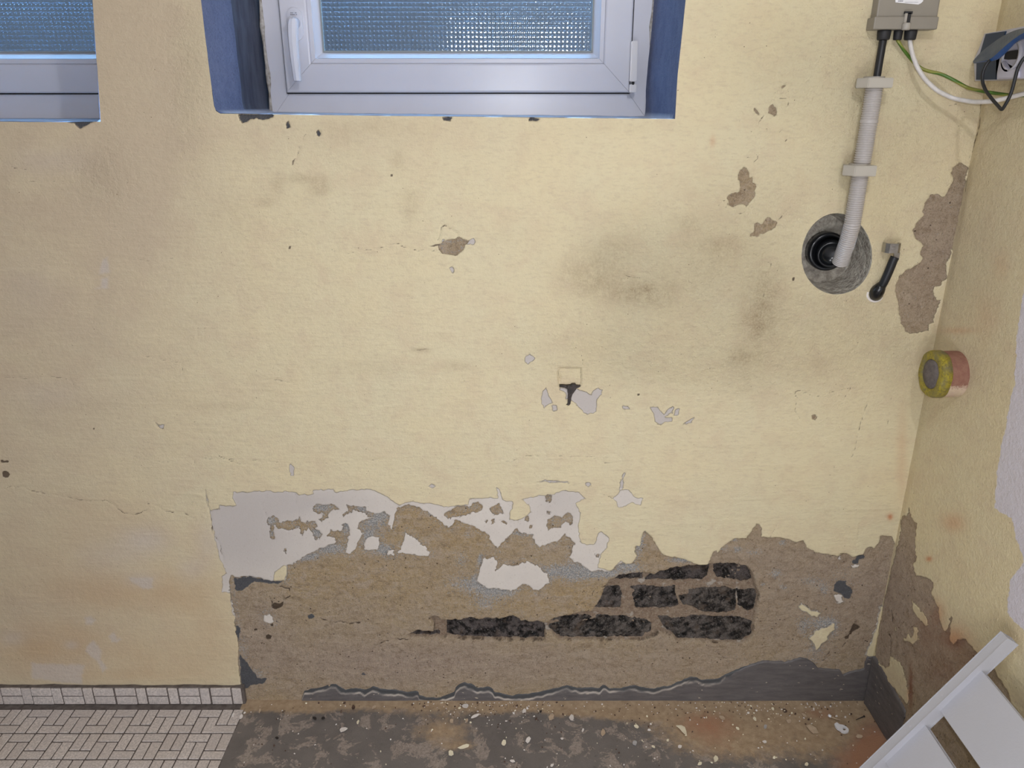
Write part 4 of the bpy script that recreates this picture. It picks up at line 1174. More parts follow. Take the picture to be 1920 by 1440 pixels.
for i, b in enumerate(BRICKS):
    relief_patch('brick', b, -0.0125 + 0.0018 * math.sin(i * 2.3), 0.055, M['brick'], wall_back, seed=i * 7)

# ------------------------------------------------------------------ grey painted band along the foot of the wall
BAND_TOP = ([(567, 1306), (571, 1295), (580, 1292), (595, 1290), (607, 1285), (618, 1283), (630, 1282), (640, 1288), (648, 1294), (657, 1291), (668, 1290), (685, 1294), (693, 1290), (700, 1286), (708, 1288), (714, 1292), (732, 1292), (740, 1292), (750, 1295), (765, 1298), (772, 1296), (784, 1297), (786, 1304), (800, 1308), (826, 1308), (837, 1303), (852, 1297), (855, 1288), (862, 1282), (872, 1279), (884, 1283), (896, 1289), (905, 1289), (915, 1287), (924, 1291), (927, 1297), (940, 1300), (960, 1304), (1000, 1299), (1045, 1290), (1056, 1287), (1065, 1284), (1074, 1288), (1082, 1290), (1124, 1289), (1130, 1284), (1136, 1285), (1143, 1291), (1165, 1289), (1178, 1285), (1190, 1284), (1200, 1288), (1220, 1290), (1240, 1288), (1255, 1285), (1268, 1280), (1277, 1277), (1284, 1272), (1295, 1269), (1306, 1270), (1315, 1274), (1345, 1271), (1375, 1258), (1405, 1246), (1430, 1238), (1440, 1239), (1470, 1240), (1482, 1238), (1500, 1232), (1512, 1233), (1520, 1239), (1527, 1244), (1533, 1251), (1550, 1254), (1575, 1256), (1580, 1264), (1598, 1258), (1620, 1252), (1622, 1240), (1626, 1231), (1634, 1229), (1640, 1231)])


def build_band_back():
    top = resample(BAND_TOP, 420)
    top[:, 1] += 0.9 * vnoise(np.arange(420) / 2.3, np.zeros(420), 5)
    rows = 14
    ucol = top[:, 0]
    bot = np.interp(ucol, [560, 1640], [1312.5, 1312.5])
    Pg = np.zeros((rows + 2, 420))
    Qg = np.zeros_like(Pg)
    out = np.zeros_like(Pg)
    up = np.zeros_like(Pg)
    rim = np.zeros_like(Pg)
    # second, newer coat ends lower than the first, with a pale broken edge
    low = 7 + 4 * fbm(ucol / 40, np.zeros(420), 8) + 2 * vnoise(ucol / 9, np.zeros(420), 9)
    low = np.where(ucol > 1330, low * np.clip((1420 - ucol) / 90, 0, 1) - 2 * sstep(1330, 1420, ucol), low)
    for r in range(rows + 2):
        f = max(0, r - 1) / rows
        f = f ** 1.25
        Pg[r] = ucol
        Qg[r] = top[:, 1] * (1 - f) + bot * f
        d = Qg[r] - top[:, 1]
        up[r] = d - low
        rim[r] = np.exp(-((d - low) / 1.3) ** 2) * (0.6 + 0.5 * vnoise(ucol / 14, np.full(420, 2.0), 3)) * (ucol < 1360)
        out[r] = 2.6 + 1.6 * sstep(-1.5, 1.5, d - low) + 0.8 * fbm(Pg[r] / 50, Qg[r] / 12, 6)
        if r == 0:
            out[r] = -4
    k = (720 - Qg) / FPX
    t = -CAM[1] / (_F[1] + _U[1] * k)
    X = (Pg - 960) / FPX * t
    Zw = np.maximum(CAM[2] + (_F[2] + _U[2] * k) * t, 0.0)
    me = grid_mesh('baseboard_back', X, -np.maximum(out, -4) * 0.001, Zw, None, {'upper_coat': up, 'rim': np.clip(rim, 0, 1)}, flip=True)
    return tag(link('baseboard_back', me, M['band']), kind='structure')


build_band_back()


def build_band_right():
    # outline on the right wall (y, z): falls away from the corner
    px = [(1641, 1230), (1650, 1243), (1660, 1261), (1672, 1281), (1684, 1303), (1693, 1320), (1699, 1334), (1698, 1345), (1692, 1356), (1693, 1368), (1710, 1398), (1730, 1440), (1760, 1490)]
    top = resample([tuple(onX(*p)[1:]) for p in px], 120)
    rows = 12
    Yg = np.zeros((rows + 2, 120))
    Zg = np.zeros_like(Yg)
    out = np.zeros_like(Yg)
    for r in range(rows + 2):
        f = max(0, r - 1) / rows
        Yg[r] = top[:, 0]
        Zg[r] = np.maximum(top[:, 1], 0.012) * (1 - f)
        out[r] = 3.0 + 1.2 * fbm(Yg[r] * 30, Zg[r] * 30, 4)
        if r == 0:
            out[r] = -4
    out += np.clip(8 * np.exp(-Yg / -0.012), 0, 5)
    me = grid_mesh('baseboard_right', 0.893 - out * 0.001, Yg, Zg, None, {'upper_coat': np.ones_like(Yg), 'rim': np.zeros_like(Yg)})
    return tag(link('baseboard_right', me, M['band']), kind='structure')


build_band_right()

# ------------------------------------------------------------------ floor
TILE_EDGE_X = -0.672


def build_floor():
    xs = axis_lines([(-2.2, -0.80, 0.05), (-0.80, 0.893, 0.004), (0.893, 0.933, 0.01)])
    ys = axis_lines([(-3.0, -0.62, 0.05), (-0.62, 0.0, 0.004), (0.0, 0.04, 0.01)])
    X, Y = np.meshgrid(xs, ys)
    P, Q = project(X, np.maximum(Y, -1.2), np.zeros_like(X))
    dust = sstep(-0.075, -0.005, Y + 0.02 * fbm(X * 12, Y * 12, 7)) * 1.1
    dust += np.clip(blobs(P, Q, [(830, 1370, 70, 30, .7), (1330, 1370, 120, 50, .75), (1500, 1340, 200, 30, .8), (1180, 1335, 80, 18, .6), (1560, 1390, 90, 50, .6), (1420, 1400, 100, 40, .35), (860, 1400, 40, 12, .4)]), 0, 1)
    red = np.clip(blobs(P, Q, [(1320, 1355, 60, 26, .65), (1350, 1390, 60, 40, .35), (1640, 1400, 40, 60, .95), (1540, 1336, 40, 14, .6), (1600, 1430, 60, 40, .6)]), 0, 1)
    h = 1.5 * fbm(X * 9, Y * 9, 3, 3) + 0.5 * fbm(X * 90, Y * 90, 4, 2) + 2.0 * sstep(-0.03, 0.0, Y)
    h = np.where(X < TILE_EDGE_X - 0.01, -6.0, h - 2.0)
    me = grid_mesh('floor', X, Y, h * 0.001, None, {'dust': np.clip(dust, 0, 1), 'reddish': red})
    return tag(link('floor', me, M['floor']), kind='structure')


floor = build_floor()
bm = box((-2.2, -1.2, -0.02), (TILE_EDGE_X + 0.004, 0.0, -0.0022))
obj('grout_bed', bm, M['grout'], floor)


def tile_mesh(name, lx, ly, hz):
    bm = box((-lx / 2, -ly / 2, -hz), (lx / 2, ly / 2, 0), 0.0011, 1)
    me = bpy.data.meshes.new(name)
    bm.to_mesh(me)
    bm.free()
    me.materials.append(M['tile'])
    return me


TL, TW, GAP = 0.0528, 0.0260, 0.0033
t_h = tile_mesh('tile_across', TL - GAP, TW - GAP, 0.006)
t_v = tile_mesh('tile_along', TW * 1.015 - GAP, 2 * TW - GAP, 0.006)
X_A = -1.0915          # left edge of one column of the first kind
rt = random.Random(3)


def put_tile(me, x, y, parent=None):
    o = bpy.data.objects.new('tile', me)
    COL.objects.link(o)
    o.location = (x, y, rt.uniform(-0.0005, 0.0006))
    o.rotation_euler = (rt.uniform(-.008, .008), rt.uniform(-.008, .008), rt.uniform(-.012, .012))
    o.parent = floor
    return o


for row in range(4):
    y0 = -0.0325 - row * 0.0785
    for c in range(-6, 8):
        x0 = X_A + c * TL
        if x0 + TL > TILE_EDGE_X + 0.012:
            continue
        if c % 2 == 0:
            put_tile(t_h, x0 + TL / 2, y0 - TW / 2)
            for k in (0, 1):
                put_tile(t_v, x0 + TL * (0.25 + 0.5 * k), y0 - 2 * TW)
        else:
            for k in (0, 1):
                put_tile(t_v, x0 + TL * (0.25 + 0.5 * k), y0 - TW)
            put_tile(t_h, x0 + TL / 2, y0 - 2.5 * TW)
# broken half tiles along the edge of the tiled strip
for row in range(4):
    y0 = -0.0325 - row * 0.0785
    x0 = X_A + 7 * TL
    for k in range(1):
        put_tile(t_v, x0 + TL * 0.25 + 0.001, y0 - TW)
    if row % 2 == 0:
        put_tile(t_h, x0 + TL / 2 - 0.004, y0 - 2.5 * TW)

# skirting of the same tiles
SK_Y = -0.016
bm = box((-2.2, SK_Y + 0.002, -0.004), (-0.672, 0.0, 0.0500), 0.002)
bmesh.ops.subdivide_edges(bm, edges=[e for e in bm.edges if abs(e.verts[0].co.x - e.verts[1].co.x) > .5], cuts=60)
for v in bm.verts:
    v.co.z += 0.0012 * math.sin(v.co.x * 37) * (v.co.z > .02) + 0.0008 * math.sin(v.co.x * 91)
base_tiles = tag(obj('baseboard_left', bm, M['grout']), kind='structure')
sk_h = tile_mesh('skirting_tile_across', TL - GAP, TW - GAP, 0.006)
sk_v = tile_mesh('skirting_tile_upright', TW - GAP, 2 * TW - GAP - .001, 0.006)
sk_edges = [(0, 145, 'h'), (148, 222, 'v'), (228, 373, 'h'), (378, 448, 'v'), (456, 607, 'h'), (614, 683, 'v'), (690, 845, 'h'), (855, 1008, 'h'), (1014, 1084, 'v'), (1093, 1246, 'h'), (1254, 1324, 'v'), (1335, 1487, 'h'), (1492, 1563, 'v'), (1572, 1727, 'h'), (1733, 1803, 'v')]


def put_skirt(me, x, z):
    o = bpy.data.objects.new('tile', me)
    COL.objects.link(o)
    o.location = (x, SK_Y - 0.0006 + rt.uniform(-.0005, .0005), z)
    o.rotation_euler = (PI / 2 + rt.uniform(-.01, .01), 0, rt.uniform(-.01, .01))
    o.parent = base_tiles
    return o


ZT = onY(200, 1290, SK_Y)[2] - 0.0005
spans = [(onY(a / 4, 1291, SK_Y)[0], onY(b / 4, 1291, SK_Y)[0], k) for a, b, k in sk_edges]
x_left = spans[0][0]
for i in range(4):
    spans.append((x_left - 0.0795 * i - 0.0265, x_left - 0.0795 * i - 0.002, 'v'))
    spans.append((x_left - 0.0795 * i - 0.0795, x_left - 0.0795 * i - 0.0285, 'h'))
for a, b, k in spans:
    xm = (a + b) / 2
    if k == 'h':
        put_skirt(sk_h, xm, ZT - TW / 2)
        put_skirt(sk_h, xm, ZT - 1.5 * TW)
    else:
        put_skirt(sk_v, xm, ZT - TW)


# ------------------------------------------------------------------ window reveals
def build_reveal(poly, name='window_reveal'):
    n = 260
    loop = resample(list(poly) + [poly[0]], n + 1)[:-1]
    deps = [-0.003, 0.0015, 0.006, 0.02, 0.05, 0.09, 0.13, 0.165, 0.175, 0.20, 0.26, 0.33, 0.46]
    cx = (min(p[0] for p in poly) + max(p[0] for p in poly)) / 2
    cz = 1.7
    X = np.zeros((len(deps), n + 1))
    Y = np.zeros_like(X)
    Zg = np.zeros_like(X)
    gr = np.zeros_like(X)
    sl = np.zeros_like(X)
    lx = np.r_[loop[:, 0], loop[0, 0]]
    lz = np.r_[loop[:, 1], loop[0, 1]]
    side = np.r_[np.where((np.abs(np.gradient(loop[:, 0])) < np.abs(np.gradient(loop[:, 1]))), 1.0, 0.0), 0]
    side[-1] = side[0]
    for r, d in enumerate(deps):
        back = sstep(0.162, 0.178, np.full(n + 1, d))
        off = 0.006 * back * side * (lx < cx) + 0.002 * fbm(lx * 20 + d * 9, lz * 20 + d * 20, 3)
        off[-1] = off[0]
        X[r] = lx + np.sign(lx - cx) * off * (side > 0)
        Zg[r] = lz + 0.0015 * fbm(lx * 30, np.full(n + 1, d * 30), 5) * (side == 0)
        Y[r] = d
        sl[r] = (side == 0) * (lz < 1.5) * sstep(0.012, 0.03, d + 0.008 * fbm(lx * 40, lz * 40, 9))
        gr[r] = back * side * (lx < cx) * 0.9  # rear part of the left side is darker
    X[:, -1], Zg[:, -1] = X[:, 0], Zg[:, 0]
    me = grid_mesh(name, X, Y, Zg, None, {'rear_dark': gr, 'sill': sl})
    return link(name, me, M['reveal'], wall_back)


build_reveal(OPEN_1)
build_reveal(OPEN_2)


# ------------------------------------------------------------------ windows
def bar_frame(x0, x1, z0, z1, w, y_front, y_back, bev, x_w=None):
    """four mitred bars"""
    wx = x_w or w
    bm = bmesh.new()
    o = [(x0, z0), (x1, z0), (x1, z1), (x0, z1)]
    i = [(x0 + wx, z0 + w), (x1 - wx, z0 + w), (x1 - wx, z1 - w), (x0 + wx, z1 - w)]
    for k in range(4):
        a, b = o[k], o[(k + 1) % 4]
        c, d = i[(k + 1) % 4], i[k]
        g = 0.00035
        cx, cz = (a[0] + b[0] + c[0] + d[0]) / 4, (a[1] + b[1] + c[1] + d[1]) / 4
        pts = []
        for p in (a, b, c, d):
            pts.append((p[0] + g * np.sign(cx - p[0]) * (k % 2 == 0), p[1] + g * np.sign(cz - p[1]) * (k % 2 == 1)))
        f = [bm.verts.new((p[0], y_front, p[1])) for p in pts]
        bk = [bm.verts.new((p[0], y_back, p[1])) for p in pts]
        fs = [bm.faces.new(f), bm.faces.new(bk[::-1])]
        for j in range(4):
            bm.faces.new((f[j], bk[j], bk[(j + 1) % 4], f[(j + 1) % 4]))
        es = [e for e in bm.edges if e.verts[0] in f and e.verts[1] in f and {e.verts[0], e.verts[1]} in ({f[0], f[1]}, {f[2], f[3]})]
        if bev:
            bmesh.ops.bevel(bm, geom=es, offset=bev, segments=3, affect='EDGES', profile=0.5)
    return bm


def build_window(number, x0, x1, z0, with_handle):
    yf = 0.35
    z1 = 2.005
    root = empty('window_%d' % number, ((x0 + x1) / 2, yf, z0))
    root['kind'] = 'structure'
    part('outer_frame', bar_frame(x0, x1, z0 - 0.012, z1, 0.062, yf, yf + 0.07, 0.002, 0.050), M['pvc'], root)
    # thin line of old sealant round the frame
    bm = bmesh.new()
    for xx, s in ((x0, -1), (x1, 1)):
        path = [(xx + s * 0.002 + 0.0012 * math.sin(37 * k + 2 * number), yf + 0.001, z0 + 0.004 + k * 0.02) for k in range(31)]
        tube(bm, path, [0.0046 + 0.0016 * math.sin(5.1 * k) + 0.0008 * math.sin(2.3 * k) for k in range(31)], 6)
    part('sealant', bm, M['pvc_dirty'], root, True)
    sx0, sx1, sz0, sz1 = x0 + 0.0425, x1 - 0.0445, z0 + 0.0445, z1 - 0.043
    ys = yf - 0.016
    part('sash_gap', bar_frame(sx0 - 0.0035, sx1 + 0.0035, sz0 - 0.003, sz1 + 0.003, 0.012, yf - 0.0015, yf + 0.02, 0), M['dark_gap'], root)
    part('sash', bar_frame(sx0, sx1, sz0, sz1, 0.062, ys, ys + 0.06, 0.0045), M['pvc'], root)
    bx0, bx1, bz0, bz1 = sx0 + 0.0625, sx1 - 0.0625, sz0 + 0.0625, sz1 - 0.0625
    bead = part('glazing_bead', bar_frame(bx0 - .0004, bx1 + .0004, bz0 - .0004, bz1 + .0004, 0.0105, ys + 0.0025, ys + 0.03, 0.0015), M['pvc'], root)
    # sloping inner lip of the bead, which catches the daylight
    bm = bmesh.new()
    a0, a1, c0, c1 = bx0 + 0.0105, bx1 - 0.0105, bz0 + 0.0105, bz1 - 0.0105
    q = [(a0, c0), (a1, c0), (a1, c1), (a0, c1)]
    e = 0.0135
    r = [(a0 + e, c0 + e), (a1 - e, c0 + e), (a1 - e, c1 - e), (a0 + e, c1 - e)]
    for k in range(4):
        bm.faces.new([bm.verts.new(p) for p in ((q[k][0], ys + 0.004, q[k][1]), (q[(k + 1) % 4][0], ys + 0.004, q[(k + 1) % 4][1]), (r[(k + 1) % 4][0], ys + 0.024, r[(k + 1) % 4][1]), (r[k][0], ys + 0.024, r[k][1]))])
    part('bead_lip', bm, M['handle'], root)
    part('gasket', bar_frame(a0 + e - .0005, a1 - e + .0005, c0 + e - .0005, c1 - e + .0005, 0.0035, ys + 0.021, ys + 0.03, 0), M['gasket'], root)
    part('pane', box((a0 + e - .001, ys + 0.0245, c0 + e - .001), (a1 - e + .001, ys + 0.0285, c1 - e + .001)), M['glass'], root)
    if with_handle:
        # rosette with its two lines of print, and the lever
        hx = onY(555.5, 60, ys)[0]
        zt, zb = onY(557, 15, ys)[2], onY(565, 77, ys)[2]
        w = 0.0170
        out = [(hx + w * math.cos(t), ys - 0.0055, zt - w + w * math.sin(t)) for t in np.linspace(0, PI, 12)] + [(hx + w * math.cos(t), ys - 0.0055, zb + w + w * math.sin(t)) for t in np.linspace(PI, 2 * PI, 12)]
        bm = bmesh.new()
        prism(bm, out, (0, 0.006, 0))
        hd = part('handle', bm, M['handle'], root)
        bm = bmesh.new()
        for row in (0, 1):
            xx = hx - 0.0085
            for wd in ((.0075, .0045) if row == 0 else (.0100, .0022)):
                n = int(wd / 0.0011)
                for j in range(n):
                    hh = 0.0014 if (j * 7 + row) % 3 else 0.0010
                    bx(bm, (xx + j * 0.0012, ys - 0.0058, zt - 0.0110 - row * 0.0036), (xx + j * 0.0012 + 0.0008, ys - 0.0054, zt - 0.0110 - row * 0.0036 + hh))
                xx += wd + 0.0025
        part('printing', bm, M['ink'], hd)
        yl = ys - 0.044
        nk = onY(558, 44, ys - 0.02)
        bm = bmesh.new()
        lathe(bm, [(0, 0.0120), (0.02, 0.0112), (0.032, 0.0105), (0.036, 0.010)], (hx + 0.0005, ys - 0.004, nk[2] + 0.002), (0, -1, 0), 20)
        part('handle_neck', bm, M['handle'], hd, True)
        rows = [(33.5, 545, 552), (34.6, 541.5, 555), (38, 539, 556.3), (46, 538, 556.6), (60, 538.2, 556.4), (80, 539.6, 557), (105, 542.6, 558.6), (130, 546.2, 561), (147, 549, 562.6), (151, 549.8, 562.8), (152.4, 551, 562)]
        bm = bmesh.new()
        prev = None
        for k, (v, ul, ur) in enumerate(rows):
            a, b = Vector(onY(ul, v, yl)), Vector(onY(ur, v, yl))
            w_ = b - a
            m_ = .0 if 0 < k < len(rows) - 1 else .002
            ring = [a + Vector((0, .013, 0)), a + Vector((0, .004, 0)), a + w_ * .12 + Vector((0, m_, 0)), a + w_ * .5 + Vector((0, m_ - .0012, 0)), b - w_ * .12 + Vector((0, m_, 0)), b + Vector((0, .004, 0)), b + Vector((0, .013, 0))]
            ring = [bm.verts.new(p) for p in ring]
            if prev:
                for q in range(7):
                    bm.faces.new((prev[q], prev[(q + 1) % 7], ring[(q + 1) % 7], ring[q]))
            else:
                bm.faces.new(ring)
            prev = ring
        bm.faces.new(prev[::-1])
        part('handle_lever', bm, M['handle'], hd)
        # hinge cover at the other side
        hy = ys - 0.004
        bm = bmesh.new()
        f = [Vector(onY(u, v, hy - .012)) for u, v in ((1184, 77), (1196, 76), (1194, 153), (1181, 153))]
        prism(bm, f, (0, 0.014, 0))
        bmesh.ops.bevel(bm, geom=[e_ for e_ in bm.edges if e_.calc_face_angle(0) > .5], offset=0.0015, segments=2, affect='EDGES')
        hg = part('hinge_cover', bm, M['hinge'], root)
        tag(hg, 'bright metal hinge cover')
        bm = bmesh.new()
        p0, p1 = onY(1187, 152, hy - .006), onY(1186.5, 160, hy - .006)
        tube(bm, [p0, p1], 0.0035, 10)
        part('hinge_pin', bm, M['dark_gap'], hg)
        bm = bmesh.new()
        f = [Vector(onY(u, v, hy - .010)) for u, v in ((1181, 158), (1194, 158), (1193, 173), (1180, 174))]
        prism(bm, f, (0, 0.014, 0))
        bmesh.ops.bevel(bm, geom=[e_ for e_ in bm.edges if e_.calc_face_angle(0) > .5], offset=0.0012, segments=2, affect='EDGES')
        part('hinge_bearing', bm, M['hinge'], hg)
    return root


build_window(2, -0.5617, 0.3150, 1.4005, True)
build_window(1, -1.668, -0.7915, 1.3995, False)

# the light well outside
tag(obj('light_well_1', box((-2.2, 1.15, 0.9), (1.3, 1.25, 2.00)), M['shaft']), kind='structure')
tag(obj('light_well_2', box((-2.2, 0.47, 1.0), (1.3, 1.2, 1.28)), M['outdoor_ground']), kind='structure')
tag(obj('light_well_3', box((-2.25, 0.45, 1.0), (-2.2, 1.25, 2.0)), M['shaft']), kind='structure')
tag(obj('light_well_4', box((1.3, 0.45, 1.0), (1.35, 1.25, 2.0)), M['shaft']), kind='structure')


# ------------------------------------------------------------------ junction box, cables and conduit
def build_junction_box():
    yb = -0.030
    P = lambda u, v, y: Vector(onY(u, v, y))
    tl = P(1650, -60, yb)
    bl = P(1643, 33, yb)
    tr = P(1766, -60, yb)
    br = P(1758, 33, yb)
    x0, x1 = bl.x, br.x
    zr_t, zr_b = P(1645, 31, yb - .006).z, P(1638, 55, yb - .006).z
    rx0, rx1 = P(1638, 50, yb - .006).x, P(1758, 52, yb - .006).x
    root = empty('junction_box', ((x0 + x1) / 2, -0.004, zr_b))
    part('body', box((x0, yb, zr_t - .01), (x1, -0.0035, 1.70), 0.0025, 2), M['boxgrey'], root)
    part('lid_rim', box((rx0, yb - .006, zr_b), (rx1, -0.0035, zr_t), 0.002, 2), M['boxgrey'], root)
    # latch in a slot
    y = yb - .0065
    a, b = P(1698, 22, y), P(1711, 25, y)
    bm = bmesh.new()
    bx(bm, (a.x - .001, y - .0004, P(1700, 26, y).z), (b.x, y + .004, P(1700, 21, y).z))
    bx(bm, (P(1702, 30, y).x, y - .0004, P(1702, 44, y).z), (P(1708, 30, y).x, y + .004, P(1702, 24, y).z))
    bx(bm, (P(1695, 44, y).x, y - .0004, P(1702, 45, y).z), (P(1707, 44, y).x, y + .004, P(1702, 42, y).z))
    lat = part('latch_slot', bm, M['dark_gap'], root)
    part('latch_side', box((P(1696, 30, y).x, y - .002, P(1696, 44, y).z), (P(1701, 30, y).x, y + .004, P(1696, 25, y).z), .0006), M['boxlight'], lat)
    bm = bmesh.new()
    c = P(1700, 44, y - .004)
    lathe(bm, [(0, .0060), (.002, .0072), (.010, .0072), (.012, .006)], (c.x, c.y, P(1700, 57, y).z), (0, 0, 1), 20)
    part('latch_knob', bm, M['boxlight'], root, True)
    # sticker, cut by the frame, with a blurred line of print
    ys = yb - .0006
    out = [P(u, v, ys) for u, v in ((1679, -40), (1679, 4.5), (1722, 8.5), (1727, 6), (1731, 2), (1732, -40))]
    bm = bmesh.new()
    prism(bm, out, (0, .0006, 0))
    st = part('sticker', bm, M['paper'], root)
    bm = bmesh.new()
    p = P(1684, 2.5, ys - .0003)
    for j in range(7):
        bx(bm, (p.x + j * .0013, ys - .0002, p.z - .0002), (p.x + j * .0013 + .0009, ys + .0002, p.z + (.0012 if j % 2 else .0016)))
    for j in range(22):
        bx(bm, (p.x + .0125 + j * .0011, ys - .0002, p.z - .0018), (p.x + .0125 + j * .0011 + .0006, ys + .0002, p.z - .0012))
    part('printing', bm, M['ink'], st)
    glands = []
    for u, w_, r in ((1658, 12, .0118), (1684.5, 8, .0078), (1708, 11, .0108)):
        c = P(u, 60, -0.018)
        bm = bmesh.new()
        lathe(bm, [(0, r), (.004, r * 1.02), (.016, r * .94), (.0175, r * .82)], (c.x, c.y, zr_b + .001), (0, 0, -1), 24)
        part('cable_gland', bm, M['dark_gap'], root, True)
        glands.append((c.x, c.y, zr_b - .0155))
    tag(root, 'grey plastic junction box with a white sticker, three black cable glands below', 'junction box')
    return glands


G = build_junction_box()


def cable(name, pts, r, mat, label, cat, n=60, seg=12, stripe=False):
    path = smooth_path(pts, n)
    bm = bmesh.new()
    sl = bm.verts.layers.float.new('stripe') if stripe else None
    tube(bm, path, r, seg, True, sl)
    return tag(obj(name, bm, M[mat], None, True), label, cat)


P2 = lambda u, v, y: tuple(onY(u, v, y))
P1 = lambda u, v, x: tuple(onX(u, v, x))
cable('black_cable', [G[0], P2(1655, 80, -.020), P2(1649, 115, -.026), P2(1643, 152, -.034), P2(1640, 175, -.034)], .0068, 'black_cable', 'thick black cable dropping from the junction box into the ribbed pipe', 'cable', 24)
cable('earth_wire', [G[1], P2(1686, 80, -.020), P2(1693, 92, -.018), P2(1704, 106, -.014), P2(1714, 118, -.013), P2(1727, 129, -.016), P2(1742, 134, -.024), P2(1764, 138, -.036), P2(1790, 151, -.048), P2(1814, 165, -.052), P1(1846, 172, .846), P1(1880, 177, .868), P1(1905, 180, .881), P1(1925, 178, .888)], .0030, 'earth', 'thin green and yellow earth wire curving right under the blue socket', 'wire', 80, 10, True)
cable('white_cable', [G[2], P2(1707, 85, -.024), P2(1711, 104, -.030), P2(1720, 127, -.036), P2(1735, 150, -.042), P2(1758, 171, -.046), P2(1788, 185, -.050), P1(1826, 191.5, .836), P1(1860, 190.5, .846), P1(1892, 183, .858), P1(1930, 173, .872), P1(1990, 160, .880)], .0040, 'white_cable', 'white cable sagging from the junction box to the right edge', 'cable', 90)


def build_conduit():
    top = np.array(P2(1640, 158, -.034))
    path = [top, P2(1634, 200, -.034), P2(1619, 290, -.033), P2(1606, 370, -.031), P2(1598, 420, -.026), P2(1588, 456, -.012), P2(1575, 492, .012)]
    path = smooth_path(path, 560, 30)
    r = []
    s = 0.0
    for i in range(len(path)):
        if i:
            s += np.linalg.norm(np.array(path[i]) - np.array(path[i - 1]))
        ph = (s / 0.0042) % 1.0
        base = 0.0162
        rr = base - 0.0019 * (0.5 - 0.5 * math.cos(2 * PI * ph)) ** 1.0
        if 0.062 < s < 0.068:
            rr = base
        r.append(rr)
    bm = bmesh.new()
    tube(bm, path, r, 20, True)
    tag(obj('conduit_pipe', bm, M['conduit'], None, True), 'pale grey ribbed conduit pipe running down the wall into the round hole', 'pipe')


build_conduit()


def build_clip(label, px):
    """chunky hexagonal block clip round the conduit: front outline px at y, then back to the wall"""
    yf = -.058
    left, right, top, bot, mid = px
    zt, zb = onY(mid, top, yf + .01)[2], onY(mid, bot, yf + .01)[2]
    xm0, xl, xr = onY(mid, (top + bot) / 2, yf)[0], onY(left, (top + bot) / 2, yf + .02)[0], onY(right, (top + bot) / 2, yf + .004)[0]
    root = empty('conduit_clip', ((xl + xr) / 2, -.004, zb))
    pts = [(xm0, yf), (xr - .002, yf), (xr, yf + .012), (xr - .006, yf + .040), (xl + .008, yf + .046), (xl, yf + .022)]
    bm = bmesh.new()
    prism(bm, [Vector((a, b, zt)) for a, b in pts], (0, 0, zb - zt))
    bmesh.ops.bevel(bm, geom=[e for e in bm.edges if e.calc_face_angle(0) > .4], offset=.0011, segments=2, affect='EDGES')
    part('clamp', bm, M['clip'], root)
    cx = (xl + xr) / 2 + .002
    part('wall_foot', box((cx - .014, yf + .038, zb + .001), (cx + .014, -.0028, zt - .001), .0012), M['clip'], root)
    bm = bmesh.new()
    lathe(bm, [(0, .0185), (.003, .0185)], (cx, -.034, zt - .0005), (0, 0, 1), 28)
    part('collar', bm, M['boxlight'], root)
    tag(root, label, 'pipe clip', 'clips holding the ribbed conduit')


build_clip('upper grey block clip at the top end of the ribbed conduit', (1607, 1675, 146, 165, 1628))
build_clip('lower grey block clip halfway down the ribbed conduit', (1581, 1644, 310, 330, 1603))

# the cored hole with its rubber seal
core_w = [q_(u, v) for u, v in CORE]


def build_core():
    n = len(core_w)
    cx, cz = np.mean([p[0] for p in core_w]), np.mean([p[1] for p in core_w])
    deps = np.array([.0015, -.003, .003, .010, .02, .03, .04, .05, .06, .07])
    X = np.zeros((len(deps), n + 1))
    Y = np.zeros_like(X)
    Zg = np.zeros_like(X)
    for r, d in enumerate(deps):
        f = 1.012 - 0.14 * max(0.0, d) / .07 + (0.09 if r < 1 else 0)
        for j in range(n + 1):
            p = core_w[j % n]
            a = j % n
            k = f * (1 + .022 * float(vnoise(np.array([a / 3.0]), np.array([d * 160]), 5)[0]) * (d > .003))
            X[r, j] = cx + (p[0] - cx) * k - .12 * max(0, d) * .3
            Zg[r, j] = cz + (p[1] - cz) * k
            Y[r, j] = d
    me = grid_mesh('core_hole', X, Y, Zg, None, None)
    o = link('core_hole', me, M['core'], wall_back)
    bm = bmesh.new()
    lathe(bm, [(0, .100), (.002, .09)], (cx, .066, cz), (0, 1, 0), 40)
    obj('core_floor', bm, M['core'], wall_back)
    return cx, cz


ccx, ccz = build_core()


def build_seal():
    c = np.array(P2(1552, 472, .045))
    root = empty('wall_seal', tuple(c))
    bm = bmesh.new()
    lathe(bm, [(.026, .040), (.004, .0405), (-.002, .0395), (-.004, .036), (-.0035, .033), (0.004, .031), (.010, .030), (.012, .005)], c, (0, 1, 0), 44)
    part('flange', bm, M['black_rubber'], root, True)
    bm = bmesh.new()
    prof = [(.012, .030), (0, .0295), (-.008, .029), (-.013, .0265), (-.014, .0235), (-.009, .0225), (-.001, .0215), (.002, .008)]
    lathe(bm, prof, c + np.array([.006, .0, -.003]), (.22, .92, .10), 40)
    part('boot', bm, M['black_rubber'], root, True)
    tag(root, 'glossy black rubber seal inside the round cored hole', 'seal')


build_seal()


